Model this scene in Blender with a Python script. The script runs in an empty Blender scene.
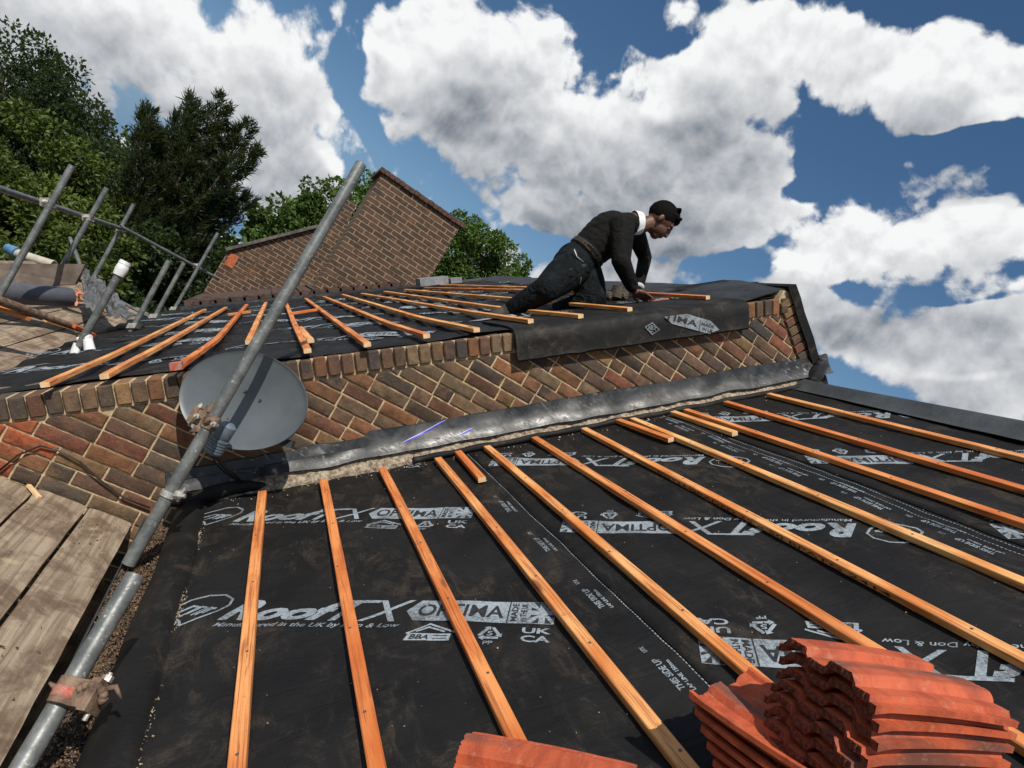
import bpy, bmesh, math, random
from mathutils import Vector, Matrix, noise
R = math.radians
rnd = random.Random(7)
sc = bpy.context.scene
COL = sc.collection

# ---------------------------------------------------------------- camera
FPX = 625.0
ROLL = R(30); PITCH = math.atan(17.8/FPX); YAW = math.atan(266.8/math.hypot(FPX, 17.8))
FWD = Vector((math.sin(YAW)*math.cos(PITCH), math.cos(YAW)*math.cos(PITCH), math.sin(PITCH)))
_r0 = Vector((math.cos(YAW), -math.sin(YAW), 0)); _u0 = _r0.cross(FWD)
RIGHT = _r0*math.cos(ROLL) + _u0*math.sin(ROLL)
UPV = -_r0*math.sin(ROLL) + _u0*math.cos(ROLL)
cd = bpy.data.cameras.new('camera'); cam = bpy.data.objects.new('camera', cd); COL.objects.link(cam)
cam.matrix_world = Matrix(((RIGHT.x, UPV.x, -FWD.x, 0), (RIGHT.y, UPV.y, -FWD.y, 0), (RIGHT.z, UPV.z, -FWD.z, 0), (0, 0, 0, 1)))
cd.sensor_width = 36; cd.lens = FPX/1024*36; cd.clip_start = .05; cd.clip_end = 5000
sc.camera = cam

def ray(px, py):
    return (FWD*FPX + RIGHT*(px-512) + UPV*(384-py)).normalized()
def onP(px, py, n, d):
    r = ray(px, py); return r*(d/r.dot(n))
def onY(px, py, y):
    r = ray(px, py); return r*(y/r.y)
def onZ(px, py, z):
    r = ray(px, py); return r*(z/r.z)
def dep(px, py, d):
    r = ray(px, py); return r*(d/r.dot(FWD))

# ---------------------------------------------------------------- sun and sky
SUN = Vector((-.40, -.90, 0)).normalized()*math.cos(R(52)) + Vector((0, 0, math.sin(R(52))))
sl = bpy.data.lights.new('sun', 'SUN'); sl.energy = 4.7; sl.angle = R(.53); sl.color = (1, .94, .84)
so = bpy.data.objects.new('sun', sl); COL.objects.link(so)
so.rotation_euler = SUN.to_track_quat('Z', 'Y').to_euler()
sc.view_settings.view_transform = 'Standard'; sc.view_settings.look = 'None'
sc.view_settings.exposure = 0; sc.view_settings.gamma = 1; sc.view_settings.use_curve_mapping = False

class NT:
    """terse node builder"""
    def __init__(s, nt): s.nt = nt
    def n(s, t, **k):
        o = s.nt.nodes.new(t)
        for a, b in k.items(): setattr(o, a, b)
        return o
    def put(s, sock, v):
        if v is None: return
        if isinstance(v, bpy.types.NodeSocket): s.nt.links.new(v, sock)
        elif isinstance(v, (tuple, list)):
            sock.default_value = tuple(v) if len(v) == len(sock.default_value) else tuple(v)+(1,)
        else: sock.default_value = v
    def m(s, op, a, b=None, c=None, clamp=False):
        o = s.n('ShaderNodeMath', operation=op, use_clamp=clamp)
        for i, v in enumerate((a, b, c)): s.put(o.inputs[i], v)
        return o.outputs[0]
    def v(s, op, a, b=None, out=0):
        o = s.n('ShaderNodeVectorMath', operation=op)
        s.put(o.inputs[0], a); s.put(o.inputs[1], b)
        return o.outputs[out]
    def mix(s, f, a, b, mode='MIX'):
        o = s.n('ShaderNodeMix', data_type='RGBA', blend_type=mode)
        s.put(o.inputs[0], f); s.put(o.inputs[6], a); s.put(o.inputs[7], b)
        return o.outputs[2]
    def ramp(s, f, a, b, lo=0., hi=1., smooth=True):
        o = s.n('ShaderNodeMapRange', interpolation_type='SMOOTHSTEP' if smooth else 'LINEAR')
        for i, v in enumerate((f, a, b, lo, hi)): s.put(o.inputs[i], v)
        return o.outputs[0]
    def noise(s, vec, scale, detail=4, rough=.55, dist=0, col=False):
        o = s.n('ShaderNodeTexNoise')
        if vec is not None: s.put(o.inputs['Vector'], vec)
        o.inputs['Scale'].default_value = scale; o.inputs['Detail'].default_value = detail
        o.inputs['Roughness'].default_value = rough; o.inputs['Distortion'].default_value = dist
        return o.outputs['Color' if col else 'Fac']
    def mapv(s, vec, loc=(0, 0, 0), rot=(0, 0, 0), scale=(1, 1, 1), typ='POINT'):
        o = s.n('ShaderNodeMapping', vector_type=typ)
        s.put(o.inputs[0], vec); o.inputs[1].default_value = loc; o.inputs[2].default_value = rot; o.inputs[3].default_value = scale
        return o.outputs[0]

w = bpy.data.worlds.new('World'); sc.world = w; w.use_nodes = True
nt = w.node_tree; nt.nodes.clear(); T = NT(nt)
geo = T.n('ShaderNodeTexCoord'); dirv = geo.outputs['Generated']
sky = T.n('ShaderNodeTexSky', sky_type='NISHITA', sun_disc=False)
sky.sun_elevation = R(52); sky.sun_rotation = math.atan2(SUN.x, SUN.y) % (2*math.pi); sky.air_density = 1.2; sky.dust_density = .05; sky.ozone_density = 2.5
# cloud masses of the day: direction of the middle (given as seen from the roof), half sizes, tilt, weight
CL = [((120, 30), 270, 110, 22, 1.05), ((300, 125), 130, 85, 38, 1.05), ((60, 130), 160, 60, 10, .75), ((395, 25), 42, 22, 60, .62),
      ((480, 95), 125, 100, -25, 1.15), ((600, 160), 170, 115, 20, 1.25), ((740, 80), 150, 85, 8, 1.1), ((700, 210), 130, 90, 30, 1.2),
      ((900, 80), 150, 62, 8, 1.15), ((890, 250), 160, 62, -12, 1.2), ((1010, 225), 80, 60, 0, 1.0), ((950, 355), 170, 75, 10, 1.2), ((830, 300), 90, 70, 30, 1.0),
      ((330, 215), 120, 50, 40, .9), ((500, 255), 60, 40, 20, .85), ((640, 275), 110, 35, 5, .95), ((1150, 300), 180, 170, 0, .9)]
CL += [((180, 215), 420, 110, 30, .75), ((560, 300), 300, 60, 22, .7)]   # low bank
HO = [((350, 70), 34, 20, 80, .8), ((368, 140), 38, 9, 62, .5), ((640, 5), 75, 16, 24, .9), ((890, 166), 120, 10, -20, .95), ((742, 268), 40, 12, 8, .6),
      ((985, 292), 40, 5, -8, .25), ((590, 196), 24, 13, 20, .42), ((548, 238), 42, 13, 20, .6), ((990, 0), 75, 12, 8, .8), ((870, 285), 26, 8, 10, .4), ((1010, 143), 60, 10, -22, .6)]
def group(name):
    g = bpy.data.node_groups.new(name, 'ShaderNodeTree')
    g.interface.new_socket('Vector', in_out='INPUT', socket_type='NodeSocketVector')
    g.interface.new_socket('Density', in_out='OUTPUT', socket_type='NodeSocketFloat')
    G = NT(g); return g, G, G.n('NodeGroupInput').outputs[0], G.n('NodeGroupOutput').inputs[0]
g_mass, G, v0, outp = group('cloud_mass')
warp = G.noise(v0, 3.6, 2, .55, col=True)
sca = G.n('ShaderNodeVectorMath', operation='SCALE'); G.put(sca.inputs[0], G.v('SUBTRACT', warp, (.5, .5, .5))); sca.inputs[3].default_value = .20
vw = G.v('ADD', v0, sca.outputs[0])
acc = None
for lst, sg in ((CL, 1), (HO, -1)):
    for (c, a, b, ang, wt) in lst:
        d = ray(*c)
        tx = (RIGHT*math.cos(R(ang)) - UPV*math.sin(R(ang))); tx = (tx - d*tx.dot(d)).normalized(); ty = d.cross(tx)
        rot = Matrix((tx, ty, d)).transposed().to_euler()
        k = d.dot(FWD); e = 1.5 if sg > 0 else 1.5
        q = G.v('LENGTH', G.mapv(vw, tuple(d), tuple(rot), (a/FPX*k*e, b/FPX*k*e, 1.0), 'TEXTURE'), out=1)
        f = G.ramp(q, 1.0, .0, 0, wt)
        if acc is None: acc = f
        elif sg > 0: acc = G.m('SMOOTH_MAX', acc, f, .3)
        else: acc = G.m('SUBTRACT', acc, f)
base = G.ramp(G.noise(v0, 2.2, 3), .42, .62, 0, .8)
vis = G.ramp(G.v('DOT_PRODUCT', v0, tuple(FWD), out=1), .45, .30)
acc = G.m('MAXIMUM', acc, G.m('MULTIPLY', base, vis))
G.put(outp, G.m('SUBTRACT', acc, .30))
g_det, G, v0, outp = group('cloud_detail')
fb = G.noise(v0, 4.2, 9, .66, .25)
vo = G.n('ShaderNodeTexVoronoi', feature='F1'); G.put(vo.inputs['Vector'], G.v('ADD', v0, G.v('MULTIPLY', G.noise(v0, 14, 3, .6, col=True), (.045, .045, .045)))); vo.inputs['Scale'].default_value = 9; vo.inputs['Detail'].default_value = 2.6; vo.inputs['Roughness'].default_value = .55
G.put(outp, G.m('ADD', G.m('MULTIPLY', G.m('SUBTRACT', fb, .5), 1.9), G.m('MULTIPLY', G.m('SUBTRACT', .79, vo.outputs['Distance']), .80)))
def ev(g, off):
    n_ = T.n('ShaderNodeGroup'); n_.node_tree = g
    T.put(n_.inputs[0], T.v('ADD', dirv, tuple(off)) if off else dirv); return n_.outputs[0]
sd = (UPV*.80+Vector((0, 0, 1))*.45-RIGHT*.1).normalized()
m0, m2 = ev(g_mass, None), ev(g_mass, sd*.10)
f0, f1 = ev(g_det, None), ev(g_det, sd*.018)
d0 = T.m('ADD', m0, f0)
alpha = T.ramp(d0, -.07, .16)
edge = T.ramp(T.m('SUBTRACT', f0, f1), -.34, .36, smooth=False)
thick = T.ramp(T.m('ADD', T.m('MULTIPLY', m2, .75), T.m('MULTIPLY', d0, .25)), -.05, .95)
lit = T.m('SUBTRACT', T.m('ADD', T.m('MULTIPLY', edge, .85), .52), T.m('MULTIPLY', thick, 1.22))
lit = T.ramp(lit, -.62, 1.04, smooth=False)
ccol = T.mix(lit, (1.1, 1.4, 1.9), (9.3, 9.35, 9.4))
hs = T.n('ShaderNodeHueSaturation'); hs.inputs['Saturation'].default_value = 1.18; hs.inputs['Value'].default_value = .80
T.put(hs.inputs['Color'], sky.outputs[0])
zz = T.n('ShaderNodeSeparateXYZ'); T.put(zz.inputs[0], dirv)
clear = T.mix(T.ramp(zz.outputs[2], .26, .02), hs.outputs[0], (1.5, 2.6, 4.2))
bgc = T.mix(alpha, clear, ccol)
bg = T.n('ShaderNodeBackground'); T.put(bg.inputs[0], bgc); bg.inputs[1].default_value = .1
wo = T.n('ShaderNodeOutputWorld'); nt.links.new(bg.outputs[0], wo.inputs[0])
w.cycles.sampling_method = 'MANUAL'; w.cycles.sample_map_resolution = 512

# ---------------------------------------------------------------- frames of reference
TH = R(37)
N = Vector((-math.sin(TH), 0, math.cos(TH))); U = Vector((math.cos(TH), 0, math.sin(TH))); D = 1.081
HU = .611                                     # height of the upper roof over the lower one
def roofP(u, y, h): return U*u + Vector((0, y, 0)) + N*(h-D)
def roofpx(px, py, h=0.):
    p = onP(px, py, N, h-D); return p.dot(U), p.y
YW = 3.27                                      # face of the gable wall
GROUND = -6.6

# ---------------------------------------------------------------- helpers
def link(o, parent=None):
    COL.objects.link(o)
    if parent is not None:
        o.parent = parent
        o.matrix_parent_inverse = parent.matrix_basis.inverted()
    return o
def mesh(name, verts, faces, mats, parent=None, smooth=False, mat_idx=None, cols=None):
    me = bpy.data.meshes.new(name); me.from_pydata([tuple(v) for v in verts], [], faces)
    for m_ in (mats if isinstance(mats, (list, tuple)) else [mats]): me.materials.append(m_)
    if mat_idx: me.polygons.foreach_set('material_index', mat_idx)
    if smooth: me.polygons.foreach_set('use_smooth', [True]*len(me.polygons))
    if cols:
        ca = me.color_attributes.new('Col', 'FLOAT_COLOR', 'CORNER'); flat = []
        for p in me.polygons:
            for _ in p.loop_indices: flat += [*cols[p.index], 1]
        ca.data.foreach_set('color', flat)
    me.update()
    return link(bpy.data.objects.new(name, me), parent)
def empty(name, loc=(0, 0, 0)):
    o = bpy.data.objects.new(name, None); o.location = loc; o.empty_display_size = .1; COL.objects.link(o); return o
def tag(o, label=None, cat=None, group=None, kind=None):
    if label: o['label'] = label
    if cat: o['category'] = cat
    if group: o['group'] = group
    if kind: o['kind'] = kind
    return o
class MB:
    def __init__(s): s.v = []; s.f = []; s.c = []
    def add(s, vs, fs, col=None):
        b = len(s.v); s.v += [Vector(v) for v in vs]; s.f += [tuple(i+b for i in f) for f in fs]; s.c += [col]*len(fs)
    def box(s, c, ax, ay, az, sx, sy, sz, col=None):
        c = Vector(c); vs = [c+ax*(i*sx/2)+ay*(j*sy/2)+az*(k*sz/2) for i in (-1, 1) for j in (-1, 1) for k in (-1, 1)]
        s.add(vs, [(0, 1, 3, 2), (4, 6, 7, 5), (0, 4, 5, 1), (2, 3, 7, 6), (0, 2, 6, 4), (1, 5, 7, 3)], col)
    def loft(s, rings, cap=True, closed=True, col=None):
        b = len(s.v); n = len(rings[0])
        for r_ in rings: s.v += [Vector(p) for p in r_]
        f = []
        for i in range(len(rings)-1):
            for j in range(n if closed else n-1):
                k = (j+1) % n; f.append((b+i*n+j, b+i*n+k, b+(i+1)*n+k, b+(i+1)*n+j))
        if cap and closed:
            f.append(tuple(b+j for j in reversed(range(n)))); f.append(tuple(b+(len(rings)-1)*n+j for j in range(n)))
        s.f += f; s.c += [col]*len(f)
    def tube(s, pts, rad, seg=16, cap=True, col=None, ell=None):
        pts = [Vector(p) for p in pts]; rings = []
        t0 = (pts[1]-pts[0]).normalized(); x = t0.orthogonal().normalized()
        for i, p in enumerate(pts):
            t = (pts[min(i+1, len(pts)-1)]-pts[max(i-1, 0)]).normalized()
            x = (x - t*x.dot(t)).normalized(); y = t.cross(x)
            r_ = rad[i] if isinstance(rad, (list, tuple)) else rad
            rings.append([p+(x*math.cos(a)+y*math.sin(a))*r_ for a in [2*math.pi*k/seg for k in range(seg)]])
        s.loft(rings, cap, col=col)
    def pipe(s, a, b, ro, wall=.004, seg=20):            # hollow tube with visible open ends
        a = Vector(a); b = Vector(b); t = (b-a).normalized(); x = t.orthogonal().normalized(); y = t.cross(x)
        ring = lambda p, r_: [p+(x*math.cos(q)+y*math.sin(q))*r_ for q in [2*math.pi*k/seg for k in range(seg)]]
        ri = ro-wall
        s.loft([ring(a+t*.08, ri), ring(a, ri), ring(a, ro), ring(b, ro), ring(b, ri), ring(b-t*.15, ri)], cap=True)
    def ball(s, c, r_, sub=2, jit=0, sc_=(1, 1, 1), frame=None):
        bm = bmesh.new(); bmesh.ops.create_icosphere(bm, subdivisions=sub, radius=1)
        fr = frame or (Vector((1, 0, 0)), Vector((0, 1, 0)), Vector((0, 0, 1)))
        vs = []
        for v in bm.verts:
            q = 1+rnd.uniform(-jit, jit)
            vs.append(Vector(c)+(fr[0]*v.co.x*sc_[0]+fr[1]*v.co.y*sc_[1]+fr[2]*v.co.z*sc_[2])*r_*q)
        s.add(vs, [tuple(v.index for v in f.verts) for f in bm.faces]); bm.free()
    def build(s, name, mat, parent=None, smooth=False):
        return mesh(name, s.v, s.f, mat, parent, smooth, cols=s.c if s.c and s.c[0] is not None else None)
def autosmooth(o, ang=40):
    me = o.data; me.polygons.foreach_set('use_smooth', [True]*len(me.polygons))
    bm = bmesh.new(); bm.from_mesh(me)
    for e in bm.edges:
        e.smooth = not (len(e.link_faces) == 2 and e.calc_face_angle(0) > R(ang))
    bm.to_mesh(me); bm.free(); return o
def fix_normals(o):
    bm = bmesh.new(); bm.from_mesh(o.data); bmesh.ops.recalc_face_normals(bm, faces=bm.faces); bm.to_mesh(o.data); bm.free(); return o

# ---------------------------------------------------------------- materials
def mat(name, fn, **kw):
    m_ = bpy.data.materials.new(name); m_.use_nodes = True
    t = NT(m_.node_tree); m_.node_tree.nodes.clear()
    bs = t.n('ShaderNodeBsdfPrincipled'); out = t.n('ShaderNodeOutputMaterial'); m_.node_tree.links.new(bs.outputs[0], out.inputs[0])
    tc = t.n('ShaderNodeTexCoord')
    fn(t, bs, tc.outputs['Object'])
    for k, v in kw.items(): bs.inputs[k].default_value = v
    return m_
def bump(t, bs, h, strength, dist):
    b = t.n('ShaderNodeBump'); b.inputs['Strength'].default_value = strength; b.inputs['Distance'].default_value = dist
    t.put(b.inputs['Height'], h); t.put(bs.inputs['Normal'], b.outputs[0])
def simple(name, c1, c2, scale=8, rough=.6, bstr=.3, bdist=.002, bscale=None, metallic=0, detail=6):
    def fn(t, bs, oc):
        n1 = t.noise(oc, scale, detail, .6)
        t.put(bs.inputs['Base Color'], t.mix(t.ramp(n1, .3, .7), c1, c2))
        bs.inputs['Roughness'].default_value = rough; bs.inputs['Metallic'].default_value = metallic
        bump(t, bs, t.noise(oc, bscale or scale*6, 5, .6), bstr, bdist)
    return mat(name, fn)

def f_membrane(t, bs, oc):
    # oc is world aligned: objects sit at the origin
    weave = t.noise(oc, 420, 2, .6)
    wr = t.noise(t.mapv(oc, rot=(0, 0, .5), scale=(1, 3.2, 1)), 5, 5, .6, 1.2)
    sm = t.noise(t.mapv(oc, rot=(0, 0, -.7), scale=(1, .5, 1)), 11, 9, .74, 1.0)
    pt = t.ramp(t.noise(oc, 2.6, 3), .50, .68)
    smear = t.m('MULTIPLY', t.ramp(sm, .46, .68), t.ramp(t.noise(oc, 2.9, 4), .40, .62))
    speck = t.ramp(t.noise(oc, 120, 3, .7), .70, .78)
    c = t.mix(t.ramp(t.noise(oc, 4, 5), .3, .7), (.0055, .0054, .0057), (.0125, .0120, .0118))
    c = t.mix(t.m('MULTIPLY', weave, .28), c, (.024, .024, .024))
    c = t.mix(t.m('MULTIPLY', smear, t.ramp(t.noise(oc, 190, 3, .7), .3, .7, .12, .62)), c, (.095, .073, .052))
    c = t.mix(t.m('MULTIPLY', speck, .30), c, (.2, .16, .12))
    t.put(bs.inputs['Base Color'], c)
    t.put(bs.inputs['Roughness'], t.ramp(wr, .3, .7, .52, .75))
    bs.inputs['Specular IOR Level'].default_value = .18
    h = t.m('ADD', t.m('MULTIPLY', wr, 1.0), t.m('MULTIPLY', weave, .06))
    bump(t, bs, h, .55, .012)
M = {}
M['membrane'] = mat('roofing_membrane', f_membrane)
def f_print(t, bs, oc):
    wear = t.m('ADD', t.m('MULTIPLY', t.noise(oc, 130, 6, .75), .6), t.m('MULTIPLY', t.noise(oc, 9, 4, .6), .4))
    t.put(bs.inputs['Base Color'], t.mix(t.ramp(wear, .38, .60), (.085, .095, .105), (.31, .36, .40)))
    bs.inputs['Roughness'].default_value = .6
M['print'] = mat('white_print', f_print)
M['dark_print'] = simple('dark_print', (.012, .012, .013), (.03, .03, .032), 60)
M['dust_line'] = simple('dotted_line_print', (.35, .35, .36), (.5, .5, .5), 60)

def f_batten(t, bs, oc):
    oi = t.n('ShaderNodeObjectInfo').outputs['Random']
    off = t.n('ShaderNodeCombineXYZ'); t.put(off.inputs[1], t.m('MULTIPLY', oi, 37.0)); t.put(off.inputs[0], t.m('MULTIPLY', oi, 11.0))
    p = t.v('ADD', oc, off.outputs[0])
    big = t.noise(t.mapv(p, scale=(2, .9, 2)), 3, 3, .6)
    grain = t.noise(t.mapv(p, scale=(60, 1.6, 60)), 2.2, 5, .6, .8)
    fine = t.noise(t.mapv(p, scale=(180, 6, 180)), 2, 4, .7)
    a = t.mix(oi, (.46, .085, .014), (.66, .24, .055))
    b = t.mix(oi, (.70, .20, .042), (.84, .50, .20))
    c = t.mix(t.ramp(big, .3, .68), a, b)
    c = t.mix(t.m('MULTIPLY', t.ramp(grain, .46, .64), .75), c, (.27, .06, .013))
    c = t.mix(t.m('MULTIPLY', t.ramp(fine, .6, .8), .3), c, (.85, .55, .28))
    kn = t.n('ShaderNodeTexVoronoi'); t.put(kn.inputs['Vector'], t.mapv(p, scale=(9, 2.2, 9))); kn.inputs['Scale'].default_value = 1.0
    k = t.ramp(kn.outputs['Distance'], .13, .06)
    c = t.mix(t.m('MULTIPLY', k, .8), c, (.13, .04, .015))
    dirt = t.ramp(t.noise(p, 14, 6, .7), .62, .74)
    c = t.mix(t.m('MULTIPLY', dirt, .6), c, (.13, .06, .03))
    t.put(bs.inputs['Base Color'], c); bs.inputs['Roughness'].default_value = .72
    bump(t, bs, t.m('ADD', grain, t.m('MULTIPLY', fine, .5)), .5, .0012)
M['batten'] = mat('treated_batten_wood', f_batten)
M['end_grain'] = simple('cut_end_grain', (.62, .38, .19), (.80, .58, .34), 40, .8)

def f_brick(t, bs, oc):
    at = t.n('ShaderNodeAttribute', attribute_name='Col').outputs['Color']
    n1 = t.noise(oc, 26, 7, .7); n2 = t.noise(oc, 110, 5, .7); n3 = t.noise(oc, 9, 4, .6)
    c = t.mix(t.ramp(n1, .35, .7), at, t.mix(.6, at, (.03, .024, .02)))
    c = t.mix(t.m('MULTIPLY', t.ramp(n3, .50, .70), .6), c, (.19, .095, .042))
    c = t.mix(t.m('MULTIPLY', t.ramp(n2, .57, .72), .55), c, (.30, .235, .16))
    c = t.mix(t.m('MULTIPLY', t.ramp(n2, .42, .30), .75), c, (.018, .014, .012))
    t.put(bs.inputs['Base Color'], c); bs.inputs['Roughness'].default_value = .9
    bump(t, bs, t.m('ADD', t.m('MULTIPLY', n1, .8), t.m('MULTIPLY', n2, .6)), .8, .006)
M['brick'] = mat('weathered_stock_brick', f_brick)
M['mortar'] = simple('cream_mortar', (.32, .235, .135), (.60, .46, .28), 22, .95, .9, .005, 90)
M['fired'] = simple('orange_red_clay_patch', (.34, .075, .03), (.50, .14, .06), 30, .9, .8, .006, 70)
def f_lead(t, bs, oc):
    n1 = t.noise(oc, 7, 7, .65, 1.0); n2 = t.noise(t.mapv(oc, scale=(1, 1, 2.2)), 16, 7, .7, 1.5)
    c = t.mix(t.ramp(n1, .35, .65), (.012, .0125, .0135), (.044, .046, .048))
    c = t.mix(t.m('MULTIPLY', t.m('MULTIPLY', t.ramp(n2, .55, .68), t.ramp(t.noise(oc, 3.2, 3), .45, .6)), .8), c, (.30, .31, .32))
    c = t.mix(t.m('MULTIPLY', t.ramp(t.noise(oc, 11, 5), .62, .74), .4), c, (.17, .13, .09))
    t.put(bs.inputs['Base Color'], c); t.put(bs.inputs['Roughness'], t.ramp(n2, .4, .7, .35, .62)); bs.inputs['Metallic'].default_value = .1
    bump(t, bs, t.m('ADD', t.noise(oc, 4, 2, .5), t.m('MULTIPLY', n2, .02)), .35, .02)
M['lead'] = mat('weathered_lead', f_lead)
M['crayon'] = simple('blue_mark', (.03, .03, .42), (.06, .05, .6), 40, .5)
M['crayon_edge'] = simple('pale_mark_edge', (.42, .42, .72), (.5, .5, .75), 40, .5)
def f_galv(t, bs, oc):
    n1 = t.noise(oc, 14, 6, .65); n2 = t.noise(oc, 70, 5, .7)
    c = t.mix(t.ramp(n1, .35, .68), (.10, .108, .108), (.195, .205, .20))
    c = t.mix(t.m('MULTIPLY', t.ramp(n2, .60, .70), .7), c, (.60, .60, .56))
    c = t.mix(t.m('MULTIPLY', t.ramp(t.noise(oc, 33, 5, .7), .60, .70), .5), c, (.07, .06, .05))
    t.put(bs.inputs['Base Color'], c); bs.inputs['Metallic'].default_value = .3; t.put(bs.inputs['Roughness'], t.ramp(n2, .4, .7, .42, .62))
    bump(t, bs, n2, .35, .002)
M['galv'] = mat('galvanised_steel', f_galv)
M['ruststeel'] = simple('rusty_steel', (.10, .06, .04), (.28, .19, .13), 30, .7, .8, .004, metallic=.3)
M['redpaint'] = simple('chipped_red_paint', (.45, .05, .03), (.36, .24, .18), 60, .6, .6, .003)
M['boltsteel'] = simple('bright_coupler_steel', (.30, .28, .25), (.62, .60, .56), 40, .45, .6, .003, metallic=.5)
M['whiteplastic'] = simple('white_plastic', (.62, .63, .64), (.78, .78, .78), 20, .45)
M['dish'] = simple('grey_powder_coat', (.078, .092, .102), (.105, .120, .132), 5, .42, .15, .001, 200)
M['darkplastic'] = simple('dark_grey_plastic', (.022, .026, .030), (.045, .052, .058), 12, .6)
M['cable'] = simple('black_cable', (.01, .01, .01), (.02, .02, .02), 12, .4)
def f_board(t, bs, oc):
    oi = t.n('ShaderNodeObjectInfo').outputs['Random']
    off = t.n('ShaderNodeCombineXYZ'); t.put(off.inputs[0], t.m('MULTIPLY', oi, 23.0)); t.put(off.inputs[1], t.m('MULTIPLY', oi, 9.0))
    p = t.v('ADD', oc, off.outputs[0])
    gr_ = t.noise(t.mapv(p, scale=(26, 1.1, 26)), 1.6, 6, .65, 1.0)
    c = t.mix(t.ramp(gr_, .3, .7), (.17, .12, .08), (.38, .30, .215))
    soil = t.ramp(t.noise(p, 5, 7, .68, .6), .44, .62)
    c = t.mix(t.m('MULTIPLY', soil, .8), c, (.105, .062, .038))
    c = t.mix(t.m('MULTIPLY', t.ramp(t.noise(p, 55, 5, .75), .60, .70), .55), c, (.04, .03, .022))
    c = t.mix(t.m('MULTIPLY', t.ramp(t.noise(p, 8, 4, .6), .60, .72), .5), c, (.46, .40, .24))
    c = t.mix(t.m('MULTIPLY', t.ramp(t.noise(p, 90, 3, .6), .68, .76), .6), c, (.60, .56, .48))
    t.put(bs.inputs['Base Color'], c); bs.inputs['Roughness'].default_value = .9
    bump(t, bs, t.m('ADD', gr_, t.noise(p, 60, 5, .7)), .7, .004)
M['board'] = mat('weathered_scaffold_board', f_board)
def f_tile(t, bs, oc):
    oi = t.n('ShaderNodeObjectInfo').outputs['Random']
    p = t.v('ADD', oc, t.v('SCALE', (1.7, 2.3, .9))); sc2 = p.node.inputs[1].links[0].from_node; t.put(sc2.inputs[3], oi)
    n1 = t.noise(t.mapv(p, scale=(.5, 1.6, 1)), 12, 6, .65, .6); n2 = t.noise(p, 170, 4, .7)
    c = t.mix(t.ramp(n1, .35, .65), (.31, .052, .018), (.48, .095, .034))
    c = t.mix(t.m('MULTIPLY', t.ramp(t.noise(t.mapv(p, scale=(2.2, .5, 1)), 5, 5, .6), .52, .66), .85), c, (.105, .050, .038))
    c = t.mix(t.m('MULTIPLY', t.ramp(n2, .58, .70), .55), c, (.20, .035, .018))
    c = t.mix(t.m('MULTIPLY', t.ramp(t.noise(p, 40, 5, .7), .56, .70), .5), c, (.40, .20, .13))
    t.put(bs.inputs['Base Color'], c); bs.inputs['Roughness'].default_value = .7
    bump(t, bs, n2, .6, .002)
M['tile'] = mat('red_clay_tile', f_tile)
def f_tilebreak(t, bs, oc):
    n2 = t.noise(oc, 130, 5, .75)
    c = t.mix(t.ramp(n2, .38, .62), (.06, .018, .012), (.27, .06, .03))
    t.put(bs.inputs['Base Color'], c); bs.inputs['Roughness'].default_value = .95
    bump(t, bs, n2, 1.0, .006)
M['tile_end'] = mat('rough_tile_end', f_tilebreak)

# ---------------------------------------------------------------- membrane surface shape
def hwave(u, y, amp=1., seed=0.):
    p = Vector((u*2.6+seed, y*2.1, seed*1.7))
    return amp*(.0075*noise.noise(p) + .003*noise.noise(p*3.3) + .0012*noise.noise(p*9))
def sheet(name, u0, u1, y0, y1, h0, step, amp, seed, parent, thick=.003, m_='membrane', extra=None):
    nu = max(1, round((u1-u0)/step)); ny = max(1, round((y1-y0)/step)); vs = []; fs = []
    for i in range(nu+1):
        for j in range(ny+1):
            u = u0+(u1-u0)*i/nu; y = y0+(y1-y0)*j/ny
            vs.append(roofP(u, y, h0+hwave(u, y, amp, seed)+(extra(u, y) if extra else 0)))
    for i in range(nu):
        for j in range(ny):
            a = i*(ny+1)+j; fs.append((a, a+ny+1, a+ny+2, a+1))
    n0 = len(vs); vs += [v-N*thick for v in vs[:n0]]
    nf = len(fs); fs += [tuple(n0+k for k in reversed(f)) for f in fs[:nf]]
    rim = [i*(ny+1) for i in range(nu+1)]+[nu*(ny+1)+j for j in range(1, ny+1)]+[i*(ny+1)+ny for i in reversed(range(nu))]+[j for j in reversed(range(1, ny))]
    for k in range(len(rim)):
        a, b = rim[k], rim[(k+1) % len(rim)]; fs.append((b, a, a+n0, b+n0))
    o = mesh(name, vs, fs, M[m_], parent, True); return fix_normals(o)

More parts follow.
